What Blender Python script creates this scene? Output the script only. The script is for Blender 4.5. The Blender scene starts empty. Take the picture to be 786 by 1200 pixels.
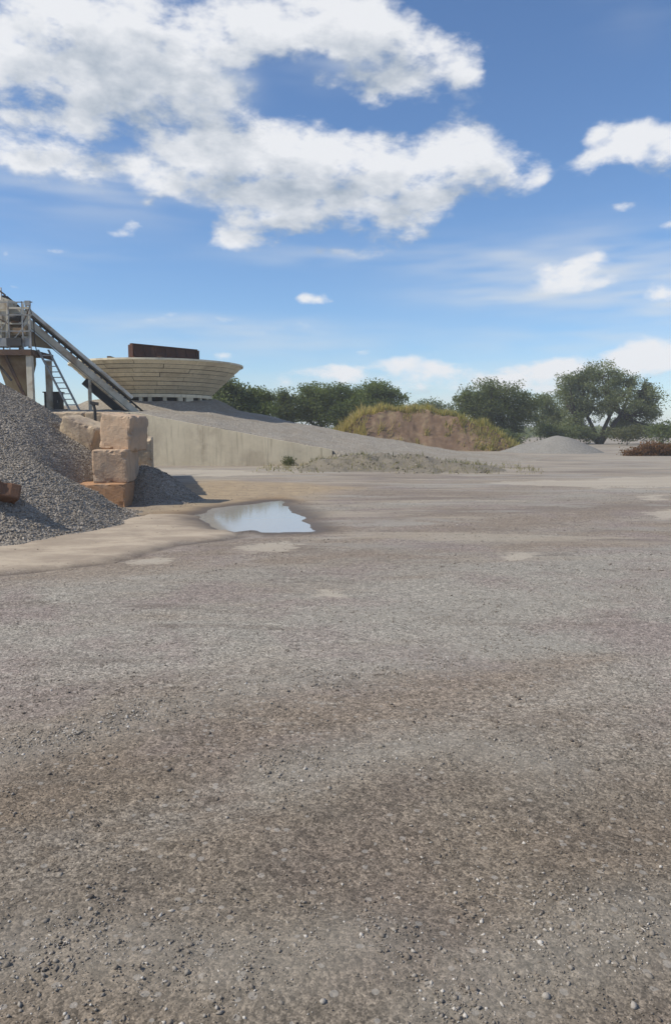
import bpy, bmesh, math, random
import numpy as np
from mathutils import Vector, Matrix

random.seed(7)
RNG = np.random.default_rng(11)
SC = bpy.context.scene
COL = SC.collection
R = math.radians

# ------------------------------------------------------------------ camera
CAM_H, FPX, PW, PH, HOR = 1.6, 880.0, 786.0, 1200.0, 505.0
PITCH = math.atan((PH / 2 - HOR) / FPX)
cam_data = bpy.data.cameras.new('camera')
cam_data.sensor_fit = 'VERTICAL'
cam_data.sensor_height = 36.0
cam_data.lens = 36.0 * FPX / PH
cam_data.clip_start = 0.05
cam_data.clip_end = 20000
cam = bpy.data.objects.new('camera', cam_data)
COL.objects.link(cam)
cam.location = (0, 0, CAM_H)
cam.rotation_euler = (R(90) - PITCH, 0, 0)
SC.camera = cam

# ------------------------------------------------------------------ exposure
SC.view_settings.view_transform = 'Standard'
SC.view_settings.look = 'None'
SC.view_settings.gamma = 1.0
SC.view_settings.use_curve_mapping = False
SC.view_settings.exposure = 0.0
SC.cycles.max_bounces = 5
SC.cycles.diffuse_bounces = 3
SC.cycles.glossy_bounces = 2
SC.cycles.caustics_reflective = False
SC.cycles.caustics_refractive = False

# ------------------------------------------------------------------ sun
SUN_AZ, SUN_EL = math.atan2(-0.965, -0.26), R(46)      # from the left, a little behind the camera
sdir = Vector((math.sin(SUN_AZ) * math.cos(SUN_EL), math.cos(SUN_AZ) * math.cos(SUN_EL), math.sin(SUN_EL)))
sun_data = bpy.data.lights.new('sun', 'SUN')
sun_data.energy = 4.7
sun_data.angle = R(0.55)
sun_data.color = (1.0, 0.935, 0.80)
sun = bpy.data.objects.new('sun', sun_data)
COL.objects.link(sun)
sun.rotation_euler = sdir.to_track_quat('Z', 'Y').to_euler()
sun.location = (-40, -10, 60)


def ray(px, py):
    """direction of a photo pixel in the world, forward component 1 along the view"""
    c, s = math.cos(PITCH), math.sin(PITCH)
    a, b = (px - PW / 2) / FPX, (PH / 2 - py) / FPX
    return Vector((a, c + b * s, -s + b * c))


def gp(px, py, z=0.0):
    """ground point seen at a photo pixel"""
    d = ray(px, py)
    t = (z - CAM_H) / d.z
    return Vector((d.x * t, d.y * t, z))


def at(px, py, Y):
    """point at distance Y (metres ahead) seen at a photo pixel"""
    d = ray(px, py)
    t = Y / d.y
    return Vector((d.x * t, Y, CAM_H + d.z * t))


# ------------------------------------------------------------------ world: Nishita sky with broken cumulus
world = bpy.data.worlds.new('World')
SC.world = world
world.use_nodes = True
world.cycles.sampling_method = 'NONE'


def nn(nt, kind, **kw):
    n = nt.nodes.new(kind)
    for k, v in kw.items():
        if k == 'ins':
            for i, val in v.items():
                if isinstance(val, bpy.types.NodeSocket):
                    nt.links.new(val, n.inputs[i])
                else:
                    n.inputs[i].default_value = val
        else:
            setattr(n, k, v)
    return n


def mth(nt, op, a, b=None, c=None, clamp=False):
    n = nt.nodes.new('ShaderNodeMath')
    n.operation = op
    n.use_clamp = clamp
    for i, v in enumerate((a, b, c)):
        if v is None:
            continue
        if isinstance(v, bpy.types.NodeSocket):
            nt.links.new(v, n.inputs[i])
        else:
            n.inputs[i].default_value = v
    return n.outputs[0]


def vmt(nt, op, a, b=None, c=None, out=0):
    n = nt.nodes.new('ShaderNodeVectorMath')
    n.operation = op
    for i, v in enumerate((a, b, c)):
        if v is None:
            continue
        if isinstance(v, bpy.types.NodeSocket):
            nt.links.new(v, n.inputs[i])
        else:
            n.inputs[i].default_value = v
    return n.outputs[out]


def mixc(nt, fac, a, b, blend='MIX'):
    n = nt.nodes.new('ShaderNodeMix')
    n.data_type = 'RGBA'
    n.blend_type = blend
    for i, v in ((0, fac), (6, a), (7, b)):
        if isinstance(v, bpy.types.NodeSocket):
            nt.links.new(v, n.inputs[i])
        elif i == 0:
            n.inputs[0].default_value = v
        else:
            n.inputs[i].default_value = (v[0], v[1], v[2], 1)
    return n.outputs[2]


def smooth(nt, v, lo, hi):
    n = nt.nodes.new('ShaderNodeMapRange')
    n.interpolation_type = 'SMOOTHSTEP'
    nt.links.new(v, n.inputs[0])
    n.inputs[1].default_value, n.inputs[2].default_value = lo, hi
    n.inputs[3].default_value, n.inputs[4].default_value = 0, 1
    return n.outputs[0]


# cloud bodies: (photo x, y, radius x, radius y, weight)
CLOUDS = [
    (40, 60, 120, 90, .9), (130, 90, 110, 80, 1.0), (190, 60, 80, 70, .7), (20, 180, 90, 34, .8), (110, 200, 75, 22, .7),
    (185, 212, 40, 16, .5), (270, 25, 70, 40, .8), (360, 12, 80, 32, .9), (440, 22, 50, 30, .7), (300, 58, 50, 22, .7), (395, 45, 70, 24, .8), (450, 60, 45, 26, .7), (335, 165, 60, 22, .6), (425, 178, 60, 18, .5),
    (510, 55, 46, 34, .9), (548, 92, 26, 26, .8), (475, 98, 50, 22, .8), (410, 96, 40, 14, .6), (430, 118, 26, 12, .5),
    (240, 175, 45, 38, 1.0), (290, 190, 70, 50, 1.0), (360, 205, 80, 42, 1.0), (440, 210, 80, 36, 1.0), (520, 195, 60, 40, 1.0),
    (550, 160, 36, 28, .9), (595, 205, 42, 30, .9), (638, 212, 16, 20, .7), (320, 245, 60, 20, .6), (275, 278, 32, 20, .9),
    (470, 265, 44, 26, 1.0), (400, 292, 70, 8, .42), (220, 225, 60, 18, .5),
    (762, 165, 58, 36, 1.3), (705, 185, 30, 14, .9), (692, 158, 14, 10, 1.0), (722, 240, 26, 8, .5), (790, 265, 14, 8, .6),
    (660, 320, 40, 18, 2.0), (690, 330, 30, 8, .9), (778, 348, 34, 11, .9),
    (385, 358, 34, 8, .55), (365, 354, 16, 6, .45), (145, 275, 30, 9, .72), (158, 262, 16, 7, .6), (65, 285, 18, 7, .5), (20, 333, 14, 6, .55), (4, 298, 8, 9, .7),
    (160, 236, 16, 10, .55), (200, 378, 110, 6, .42), (330, 387, 50, 4, .4),
    (375, 440, 34, 10, 1.0), (432, 415, 18, 7, .7), (465, 432, 30, 9, .9), (525, 427, 36, 12, 1.1), (480, 450, 110, 16, .42),
    (590, 442, 40, 14, .75), (555, 450, 30, 10, .6), (690, 438, 30, 14, .75), (410, 446, 30, 9, .7), (610, 455, 30, 10, .6), (648, 430, 36, 15, 1.1), (748, 414, 42, 16, 1.3), (780, 428, 50, 15, .8), (700, 445, 90, 20, .45),
    (270, 422, 16, 7, .45), (430, 475, 200, 16, .18), (330, 452, 40, 10, .4),
]
WISPS = [(720, 300, 120, 40, .16), (690, 335, 150, 26, .34), (600, 300, 140, 22, .22), (770, 360, 60, 16, .3), (600, 345, 110, 10, .15), (390, 300, 120, 14, .18),
         (60, 300, 120, 20, .10), (200, 380, 180, 10, .28), (330, 400, 200, 14, .15), (690, 395, 120, 16, .2), (500, 480, 420, 50, .30),
         (740, 10, 50, 40, .05), (420, 85, 60, 16, .3), (250, 100, 40, 30, .3), (120, 215, 160, 40, .25)]


def sky_ang(px, py):
    d = ray(px, py).normalized()
    return math.atan2(d.x, d.y), math.asin(d.z)


cg = bpy.data.node_groups.new('cloud_density', 'ShaderNodeTree')
cg.interface.new_socket('Vector', in_out='INPUT', socket_type='NodeSocketVector')
cg.interface.new_socket('Density', in_out='OUTPUT', socket_type='NodeSocketFloat')
cg.interface.new_socket('Wisp', in_out='OUTPUT', socket_type='NodeSocketFloat')
gi, go = cg.nodes.new('NodeGroupInput'), cg.nodes.new('NodeGroupOutput')
sv = nn(cg, 'ShaderNodeSeparateXYZ', ins={0: gi.outputs[0]})
az = mth(cg, 'ARCTAN2', sv.outputs[0], sv.outputs[1])
el = mth(cg, 'ARCSINE', sv.outputs[2])
# stretched noise space: cumulus flatten towards the horizon
stretch = vmt(cg, 'MULTIPLY', gi.outputs[0], (1, 1, 1.9))
n_warp = nn(cg, 'ShaderNodeTexNoise', noise_dimensions='3D', ins={0: stretch, 2: 9.0, 3: 1.0, 4: 0.5})
n_fbm = nn(cg, 'ShaderNodeTexNoise', noise_dimensions='3D', ins={0: stretch, 2: 15.0, 3: 6.0, 4: 0.57, 8: 0.1})
n_big = nn(cg, 'ShaderNodeTexNoise', noise_dimensions='3D', ins={0: stretch, 2: 3.2, 3: 2.0, 4: 0.55})
azel = nn(cg, 'ShaderNodeCombineXYZ', ins={0: az, 1: el})
wv = vmt(cg, 'MULTIPLY', vmt(cg, 'SUBTRACT', n_warp.outputs['Color'], (.5, .5, .5)), (.065, .045, 0))
pos = vmt(cg, 'ADD', azel.outputs[0], wv)


def blob_sum(items, pos):
    acc = None
    for (px, py, rx, ry, w) in items:
        a, e = sky_ang(px, py)
        a1, _ = sky_ang(px + 1, py)
        _, e1 = sky_ang(px, py - 1)
        ia, ie = 1 / (rx * abs(a1 - a)), 1 / (ry * abs(e1 - e))
        v = vmt(cg, 'MULTIPLY_ADD', pos, (ia, ie, 0), (-a * ia, -e * ie, 0))
        q = vmt(cg, 'DOT_PRODUCT', v, v, out=1)
        g = mth(cg, 'POWER', math.exp(-1), q)
        acc = mth(cg, 'MULTIPLY_ADD', g, w, acc if acc is not None else 0.0)
    return acc


B = blob_sum(CLOUDS, pos)
Bs = mth(cg, 'SUBTRACT', 1.0, mth(cg, 'POWER', math.exp(-1.05), B))
# the rest of the sky goes on with the same kind of broken cumulus
front = mth(cg, 'MULTIPLY', smooth(cg, mth(cg, 'ABSOLUTE', az), .75, .45), smooth(cg, el, .80, .62))
rest = mth(cg, 'MULTIPLY', smooth(cg, n_big.outputs[0], .47, .66), mth(cg, 'SUBTRACT', 1.0, front))
rest = mth(cg, 'MULTIPLY', rest, smooth(cg, el, -.02, .06))
tot = mth(cg, 'MAXIMUM', Bs, mth(cg, 'MULTIPLY', rest, .8))
n_fine = nn(cg, 'ShaderNodeTexNoise', noise_dimensions='3D', ins={0: stretch, 2: 48.0, 3: 3.0, 4: 0.55})
tot = mth(cg, 'MULTIPLY_ADD', mth(cg, 'SUBTRACT', n_fine.outputs[0], .5), .34, tot)
dens = mth(cg, 'MULTIPLY_ADD', mth(cg, 'SUBTRACT', n_fbm.outputs[0], .5), 1.35, tot)
cg.links.new(dens, go.inputs[0])
W = blob_sum(WISPS, vmt(cg, 'ADD', azel.outputs[0], vmt(cg, 'MULTIPLY', wv, (.6, .35, 0))))
wn = nn(cg, 'ShaderNodeTexNoise', noise_dimensions='3D', ins={0: vmt(cg, 'MULTIPLY', gi.outputs[0], (1, 1, 6)), 2: 7.0, 3: 2.0, 4: 0.55})
cg.links.new(mth(cg, 'MULTIPLY', mth(cg, 'MULTIPLY', W, 2.0), smooth(cg, wn.outputs[0], .25, .72)), go.inputs[1])

wt = world.node_tree
wt.nodes.clear()
wout = wt.nodes.new('ShaderNodeOutputWorld')
wbg = wt.nodes.new('ShaderNodeBackground')
SKY_STRENGTH = 0.142
wbg.inputs[1].default_value = SKY_STRENGTH
sky = wt.nodes.new('ShaderNodeTexSky')
sky.sky_type = 'NISHITA'
sky.sun_disc = False
sky.sun_elevation = SUN_EL
sky.sun_rotation = SUN_AZ % (2 * math.pi)
sky.altitude = 100
sky.air_density = 1.0
sky.dust_density = 0.08
sky.ozone_density = 7.2
wtc = wt.nodes.new('ShaderNodeTexCoord')
d0 = vmt(wt, 'NORMALIZE', wtc.outputs['Generated'])
g0 = wt.nodes.new('ShaderNodeGroup')
g0.node_tree = cg
wt.links.new(d0, g0.inputs[0])
d1 = vmt(wt, 'NORMALIZE', vmt(wt, 'ADD', d0, (-.022, -.004, .042)))
g1 = wt.nodes.new('ShaderNodeGroup')
g1.node_tree = cg
wt.links.new(d1, g1.inputs[0])
alpha = smooth(wt, g0.outputs[0], .31, .76)
grad = mth(wt, 'SUBTRACT', g0.outputs[0], g1.outputs[0])
lit = mth(wt, 'MULTIPLY_ADD', grad, 1.7, .70)
thick = smooth(wt, g0.outputs[0], .58, 1.08)
lit = mth(wt, 'SUBTRACT', lit, mth(wt, 'MULTIPLY', thick, .66), clamp=True)
K = 1.0 / SKY_STRENGTH
ccol = mixc(wt, lit, (.40 * K, .465 * K, .55 * K), (.86 * K, .875 * K, .905 * K))
wisp_a = mth(wt, 'MULTIPLY', g0.outputs[1], 1.0, clamp=True)
s1 = mixc(wt, wisp_a, sky.outputs[0], (.72 * K, .76 * K, .80 * K))
s2 = mixc(wt, mth(wt, 'MULTIPLY', alpha, .97), s1, ccol)
wt.links.new(s2, wbg.inputs[0])
wt.links.new(wbg.outputs[0], wout.inputs[0])


# ================================================================== helpers
def lattice_noise(x, y, seed=0):
    """smooth 2-D value noise in -1..1 on numpy arrays"""
    xi, yi = np.floor(x).astype(np.int64), np.floor(y).astype(np.int64)
    fx, fy = x - xi, y - yi
    fx, fy = fx * fx * fx * (fx * (fx * 6 - 15) + 10), fy * fy * fy * (fy * (fy * 6 - 15) + 10)

    def h(a, b):
        n = (a * 374761393 + b * 668265263 + seed * 982451653) & 0xFFFFFFFF
        n = ((n ^ (n >> 13)) * 1274126177) & 0xFFFFFFFF
        n = n ^ (n >> 16)
        return (n & 0xFFFF) / 32767.5 - 1.0
    a, b = h(xi, yi), h(xi + 1, yi)
    c, d = h(xi, yi + 1), h(xi + 1, yi + 1)
    return (a * (1 - fx) + b * fx) * (1 - fy) + (c * (1 - fx) + d * fx) * fy


def fbm(x, y, octaves=4, seed=0, gain=.5):
    x, y = np.asarray(x, float), np.asarray(y, float)
    s, a, t = np.zeros(np.broadcast(x, y).shape), 1.0, 0.0
    for o in range(octaves):
        s = s + a * lattice_noise(x * 2 ** o + 17.3 * o, y * 2 ** o - 9.1 * o, seed + o)
        t += a
        a *= gain
    return s / t


def poly_sdf(x, y, poly):
    """signed distance (negative inside) to a polygon"""
    d = np.full(x.shape, 1e18)
    inside = np.zeros(x.shape, bool)
    n = len(poly)
    for i in range(n):
        ax, ay = poly[i]
        bx, by = poly[(i + 1) % n]
        ex, ey = bx - ax, by - ay
        t = np.clip(((x - ax) * ex + (y - ay) * ey) / (ex * ex + ey * ey + 1e-12), 0, 1)
        d = np.minimum(d, (x - ax - t * ex) ** 2 + (y - ay - t * ey) ** 2)
        cond = ((ay > y) != (by > y)) & (x < ex * (y - ay) / (by - ay + 1e-15) + ax)
        inside ^= cond
    d = np.sqrt(d)
    return np.where(inside, -d, d)


def sstep(v, lo, hi):
    t = np.clip((v - lo) / (hi - lo), 0, 1)
    return t * t * (3 - 2 * t)


def mesh_np(name, verts, faces, attrs=None, smooth_shade=False):
    """mesh from numpy arrays: faces is (n,3) or (n,4) or list of such"""
    me = bpy.data.meshes.new(name)
    verts = np.asarray(verts, np.float32)
    fl = faces if isinstance(faces, list) else [faces]
    fl = [np.asarray(f, np.int32) for f in fl if len(f)]
    me.vertices.add(len(verts))
    me.vertices.foreach_set('co', verts.ravel())
    loops = np.concatenate([f.ravel() for f in fl])
    sizes = np.concatenate([np.full(len(f), f.shape[1], np.int32) for f in fl])
    me.loops.add(len(loops))
    me.loops.foreach_set('vertex_index', loops)
    me.polygons.add(len(sizes))
    starts = np.concatenate([[0], np.cumsum(sizes)[:-1]]).astype(np.int32)
    me.polygons.foreach_set('loop_start', starts)
    me.update(calc_edges=True)
    if smooth_shade:
        me.polygons.foreach_set('use_smooth', np.ones(len(sizes), bool))
    for k, v in (attrs or {}).items():
        at_ = me.attributes.new(k, 'FLOAT', 'POINT')
        at_.data.foreach_set('value', np.asarray(v, np.float32))
    me.validate()
    return me


def link(name, me, mat=None, parent=None, loc=None, rot=None):
    o = bpy.data.objects.new(name, me)
    COL.objects.link(o)
    if mat is not None and me is not None and len(me.materials) == 0:
        me.materials.append(mat)
    if parent is not None:
        o.parent = parent
    if loc is not None:
        o.location = loc
    if rot is not None:
        o.rotation_euler = rot
    return o


def tag(o, label=None, cat=None, group=None, kind=None):
    if label:
        o['label'] = label
    if cat:
        o['category'] = cat
    if group:
        o['group'] = group
    if kind:
        o['kind'] = kind
    return o


def empty(name, loc, rz=0.0):
    o = bpy.data.objects.new(name, None)
    o.empty_display_size = .2
    COL.objects.link(o)
    o.location = loc
    o.rotation_euler = (0, 0, rz)
    return o


class MB:
    """collects simple solids into one mesh"""

    def __init__(self):
        self.v, self.f, self.sm = [], [], []

    def box(self, c, size, m=None):
        hx, hy, hz = size[0] / 2, size[1] / 2, size[2] / 2
        b = len(self.v)
        for dz in (-hz, hz):
            for dx, dy in ((-hx, -hy), (hx, -hy), (hx, hy), (-hx, hy)):
                p = Vector((dx, dy, dz))
                if m is not None:
                    p = m @ p
                self.v.append(tuple(p + Vector(c)))
        for q in ((3, 2, 1, 0), (4, 5, 6, 7), (0, 1, 5, 4), (1, 2, 6, 5), (2, 3, 7, 6), (3, 0, 4, 7)):
            self.f.append([b + i for i in q])
            self.sm.append(False)
        return self

    def bar(self, a, b_, w, h=None, up=(0, 0, 1)):
        """rectangular bar from a to b_: w across, h along 'up'"""
        h = h or w
        a, b_ = Vector(a), Vector(b_)
        d = (b_ - a)
        L = d.length
        d.normalize()
        up = Vector(up)
        if abs(d.dot(up)) > .98:
            up = Vector((0, 1, 0))
        s = d.cross(up).normalized()
        u = s.cross(d)
        m = Matrix((s, d, u)).transposed()
        return self.box((a + b_) / 2, (w, L, h), m)

    def tube(self, pts, radii, n=8, cap=True):
        pts = [Vector(p) for p in pts]
        b = len(self.v)
        prev = None
        for i, p in enumerate(pts):
            d = (pts[min(i + 1, len(pts) - 1)] - pts[max(i - 1, 0)]).normalized()
            if prev is None:
                r = d.cross(Vector((0, 0, 1)))
                if r.length < .05:
                    r = d.cross(Vector((0, 1, 0)))
                r.normalize()
            else:
                r = (prev - d * prev.dot(d)).normalized()
            prev = r
            u = d.cross(r)
            rad = radii[i] if hasattr(radii, '__len__') else radii
            for k in range(n):
                a = 2 * math.pi * k / n
                self.v.append(tuple(p + (r * math.cos(a) + u * math.sin(a)) * rad))
        for i in range(len(pts) - 1):
            for k in range(n):
                k2 = (k + 1) % n
                self.f.append([b + i * n + k, b + i * n + k2, b + (i + 1) * n + k2, b + (i + 1) * n + k])
                self.sm.append(True)
        if cap:
            self.f.append([b + k for k in range(n)][::-1])
            self.f.append([b + (len(pts) - 1) * n + k for k in range(n)])
            self.sm += [False, False]
        return self

    def prism(self, poly, axis_a, axis_b, origin, normal, thick):
        """extruded polygon; poly in (a, b) coordinates"""
        A, Bv, O, N = Vector(axis_a), Vector(axis_b), Vector(origin), Vector(normal).normalized()
        b, n = len(self.v), len(poly)
        for s in (0, 1):
            for (p, q) in poly:
                self.v.append(tuple(O + A * p + Bv * q + N * thick * s))
        self.f.append([b + i for i in range(n)][::-1])
        self.f.append([b + n + i for i in range(n)])
        self.sm += [False, False]
        for i in range(n):
            j = (i + 1) % n
            self.f.append([b + i, b + j, b + n + j, b + n + i])
            self.sm.append(False)
        return self

    def mesh(self, name):
        me = bpy.data.meshes.new(name)
        me.from_pydata(self.v, [], self.f)
        me.polygons.foreach_set('use_smooth', self.sm)
        bm = bmesh.new()
        bm.from_mesh(me)
        bmesh.ops.recalc_face_normals(bm, faces=bm.faces)
        bm.to_mesh(me)
        bm.free()
        return me

    def build(self, name, mat, parent=None, loc=None, rot=None):
        return link(name, self.mesh(name), mat, parent, loc, rot)


# ------------------------------------------------------------------ materials
def material(name):
    m = bpy.data.materials.new(name)
    m.use_nodes = True
    nt = m.node_tree
    b = nt.nodes['Principled BSDF']
    return m, nt, b


def tex(nt, vec, scale, detail=4.0, rough=.55, dist=0.0, kind='ShaderNodeTexNoise'):
    n = nt.nodes.new(kind)
    nt.links.new(vec, n.inputs['Vector'])
    n.inputs['Scale'].default_value = scale
    n.inputs['Detail'].default_value = detail
    n.inputs['Roughness'].default_value = rough
    n.inputs['Distortion'].default_value = dist
    return n.outputs[0]


def ramp(nt, fac, stops):
    n = nt.nodes.new('ShaderNodeValToRGB')
    cr = n.color_ramp
    while len(cr.elements) < len(stops):
        cr.elements.new(.5)
    for e, (p, c) in zip(cr.elements, stops):
        e.position = p
        e.color = (c[0], c[1], c[2], 1)
    nt.links.new(fac, n.inputs[0])
    return n.outputs[0]


def attr(nt, name):
    n = nt.nodes.new('ShaderNodeAttribute')
    n.attribute_name = name
    return n.outputs['Fac']


def bump(nt, b, height, strength=.5, dist=.02):
    n = nt.nodes.new('ShaderNodeBump')
    n.inputs['Strength'].default_value = strength
    n.inputs['Distance'].default_value = dist
    nt.links.new(height, n.inputs['Height'])
    nt.links.new(n.outputs[0], b.inputs['Normal'])
    return n


def obj_vec(nt):
    return nt.nodes.new('ShaderNodeTexCoord').outputs['Object']


def world_vec(nt):
    return nt.nodes.new('ShaderNodeNewGeometry').outputs['Position']


def simple_mat(name, c1, c2, scale=4.0, rough=.85, c3=None, streak=0.0, bump_s=.3, bump_scale=20.0, metallic=0.0, per_obj=0.0, stretch=(1, 1, 1)):
    """two-tone noisy weathered surface with optional drip streaks and per-piece tone"""
    m, nt, b = material(name)
    v = world_vec(nt)
    if stretch != (1, 1, 1):
        v = vmt(nt, 'MULTIPLY', v, stretch)
    n1 = smooth(nt, tex(nt, v, scale, 6, .65), .32, .68)
    c = mixc(nt, n1, c1, c2)
    if c3 is not None:
        n2 = smooth(nt, tex(nt, vmt(nt, 'ADD', v, (7.7, 3.1, 1.9)), scale * .45, 5, .6, .4), .52, .70)
        c = mixc(nt, n2, c, c3)
    if streak > 0:
        vs = vmt(nt, 'MULTIPLY', world_vec(nt), (3.2, 3.2, .22))
        st = smooth(nt, tex(nt, vs, 2.2, 4, .6), .50, .72)
        c = mixc(nt, mth(nt, 'MULTIPLY', st, streak), c, (c1[0] * .42, c1[1] * .40, c1[2] * .38))
    if per_obj > 0:
        oi = nt.nodes.new('ShaderNodeObjectInfo')
        k = mth(nt, 'MULTIPLY_ADD', oi.outputs['Random'], per_obj, 1 - per_obj / 2)
        c = mixc(nt, 1.0, c, nn(nt, 'ShaderNodeCombineColor', ins={0: k, 1: k, 2: k}).outputs[0], 'MULTIPLY')
    nt.links.new(c, b.inputs['Base Color'])
    b.inputs['Roughness'].default_value = rough
    b.inputs['Metallic'].default_value = metallic
    b.inputs['Specular IOR Level'].default_value = .25
    bump(nt, b, tex(nt, v, bump_scale, 5, .65), bump_s, .02)
    return m


M = {}
M['concrete_cream'] = simple_mat('concrete_cream', (.68, .585, .42), (.57, .485, .345), 1.2, .9, (.46, .38, .27), .5, .35, 14)
M['block'] = simple_mat('block_concrete', (.54, .375, .25), (.44, .325, .23), 2.4, .95, (.35, .285, .225), .4, .9, 16, per_obj=.2)
M['block_orange'] = simple_mat('block_orange', (.42, .235, .125), (.37, .22, .13), 3.2, .95, (.40, .28, .19), .0, .6, 24)
M['block_rust'] = simple_mat('block_rust', (.20, .105, .062), (.15, .085, .055), 4, .95, (.22, .15, .10), 0, .6, 24)
M['block_tan'] = simple_mat('block_tan', (.50, .40, .28), (.42, .32, .22), 2.6, .95, (.31, .24, .18), .4, .9, 16, per_obj=.15)
M['board'] = simple_mat('hopper_board', (.78, .695, .51), (.68, .60, .44), 1.2, .85, (.54, .46, .33), .40, .3, 10, per_obj=.20)
M['cream_steel'] = simple_mat('cream_painted_steel', (.58, .53, .43), (.48, .44, .34), 1.6, .6, (.30, .21, .13), .25, .15, 12)
M['ochre_steel'] = simple_mat('ochre_dusty_steel', (.37, .29, .175), (.30, .23, .14), 1.5, .75, (.22, .14, .08), .25, .15, 12)
M['grey_steel'] = simple_mat('grey_galvanised_steel', (.33, .33, .32), (.26, .255, .24), 2.0, .5, (.20, .15, .11), .1, .1, 12, metallic=.3)
M['brown_steel'] = simple_mat('brown_rusty_steel', (.13, .075, .045), (.09, .055, .04), 2.2, .8, (.18, .10, .055), .1, .3, 14)
M['rust'] = simple_mat('red_brown_rust', (.115, .045, .025), (.07, .032, .022), 1.4, .85, (.17, .075, .04), .35, .4, 12)
M['rubber'] = simple_mat('black_rubber', (.018, .017, .017), (.03, .028, .026), 3, .8, None, 0, .2, 20)
M['dark_steel'] = simple_mat('dark_steel', (.045, .045, .045), (.065, .06, .055), 3, .7, (.09, .06, .04), .1, .2, 14)
M['bark'] = simple_mat('bark', (.060, .048, .040), (.042, .034, .029), 5, .95, None, 0, .6, 14)
M['earth'] = simple_mat('red_brown_earth', (.20, .134, .088), (.125, .080, .053), 1.1, .97, (.27, .21, .125), .45, .9, 6)


def leaf_mat(name, dark, mid, light, rough=.75):
    m, nt, b = material(name)
    c = ramp(nt, attr(nt, 'tint'), [(0, dark), (.5, mid), (1, light)])
    nt.links.new(c, b.inputs['Base Color'])
    b.inputs['Roughness'].default_value = rough
    b.inputs['Specular IOR Level'].default_value = .15
    tr = nt.nodes.new('ShaderNodeBsdfTranslucent')
    nt.links.new(mixc(nt, 1.0, c, (1.2, 1.35, .7), 'MULTIPLY'), tr.inputs[0])
    mx = nt.nodes.new('ShaderNodeMixShader')
    mx.inputs[0].default_value = .45
    nt.links.new(b.outputs[0], mx.inputs[1])
    nt.links.new(tr.outputs[0], mx.inputs[2])
    nt.links.new(mx.outputs[0], nt.nodes['Material Output'].inputs[0])
    return m


M['leaf_dark'] = leaf_mat('leaf_dark', (.066, .084, .044), (.130, .152, .074), (.205, .222, .108))
M['leaf_mid'] = leaf_mat('leaf_mid', (.065, .088, .036), (.125, .152, .060), (.190, .215, .085))
M['leaf_grey'] = leaf_mat('leaf_grey', (.095, .112, .062), (.175, .195, .105), (.255, .270, .150))
M['leaf_pale'] = leaf_mat('leaf_pale', (.10, .125, .07), (.135, .16, .09), (.17, .195, .11))
M['grass_gold'] = leaf_mat('grass_gold', (.27, .215, .085), (.42, .325, .14), (.54, .41, .19))
M['grass_green'] = leaf_mat('grass_green', (.19, .185, .07), (.30, .27, .105), (.41, .35, .145))
M['weed_dry'] = leaf_mat('weed_dry', (.20, .17, .11), (.28, .24, .16), (.36, .31, .21))
M['weed_green'] = leaf_mat('weed_green', (.06, .07, .035), (.11, .115, .06), (.17, .165, .09))
M['brush_red'] = leaf_mat('brush_red', (.09, .045, .025), (.16, .082, .042), (.24, .13, .065))


def stone_mat(name, stops, bs=.5):
    m, nt, b = material(name)
    c = ramp(nt, attr(nt, 'tint'), stops)
    v = world_vec(nt)
    n = tex(nt, v, 60, 4, .6)
    c = mixc(nt, mth(nt, 'MULTIPLY', n, .6), c, mixc(nt, 1.0, c, (.7, .68, .66), 'MULTIPLY'))
    nt.links.new(c, b.inputs['Base Color'])
    b.inputs['Roughness'].default_value = .9
    b.inputs['Specular IOR Level'].default_value = .25
    bump(nt, b, tex(nt, v, 140, 3, .6), bs, .004)
    return m


M['stones'] = stone_mat('ground_stones', [(0, (.095, .078, .066)), (.35, (.18, .15, .122)), (.65, (.235, .205, .172)), (.88, (.33, .295, .255)), (1, (.54, .50, .45))])
M['pile_stones'] = stone_mat('pile_stones', [(0, (.155, .13, .105)), (.4, (.28, .243, .203)), (.75, (.37, .328, .278)), (1, (.53, .48, .42))])
M['rubble'] = stone_mat('rubble_stones', [(0, (.11, .094, .074)), (.5, (.20, .172, .135)), (1, (.33, .29, .235))])


def gravel_mat(name, c_lo, c_hi, c_patch, cell=28.0, bs=.8, bd=.03):
    """bank of small crushed stone: each cell its own tone"""
    m, nt, b = material(name)
    v = world_vec(nt)
    vo = nn(nt, 'ShaderNodeTexVoronoi', ins={'Vector': v, 'Scale': cell})
    vs = nn(nt, 'ShaderNodeSeparateColor', ins={0: vo.outputs['Color']})
    c = mixc(nt, vs.outputs[0], c_lo, c_hi)
    big = smooth(nt, tex(nt, v, .7, 5, .6), .42, .66)
    c = mixc(nt, mth(nt, 'MULTIPLY', big, .6), c, c_patch)
    nt.links.new(c, b.inputs['Base Color'])
    b.inputs['Roughness'].default_value = .95
    b.inputs['Specular IOR Level'].default_value = .2
    h = mth(nt, 'ADD', mth(nt, 'MULTIPLY', vo.outputs['Distance'], -1.0), mth(nt, 'MULTIPLY', tex(nt, v, 9, 5, .7), 1.2))
    bump(nt, b, h, bs, bd)
    return m


M['pile_gravel'] = gravel_mat('pile_gravel', (.195, .166, .134), (.375, .33, .28), (.275, .24, .20), 26)
M['ramp_gravel'] = gravel_mat('ramp_gravel', (.235, .208, .172), (.385, .343, .288), (.26, .218, .168), 14, .8, .06)
M['heap_gravel'] = gravel_mat('heap_gravel', (.18, .168, .15), (.275, .26, .235), (.22, .205, .182), 16, .6, .04)
M['rubble_soil'] = gravel_mat('rubble_soil', (.165, .142, .110), (.235, .207, .165), (.205, .178, .135), 26, .6, .05)

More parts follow.
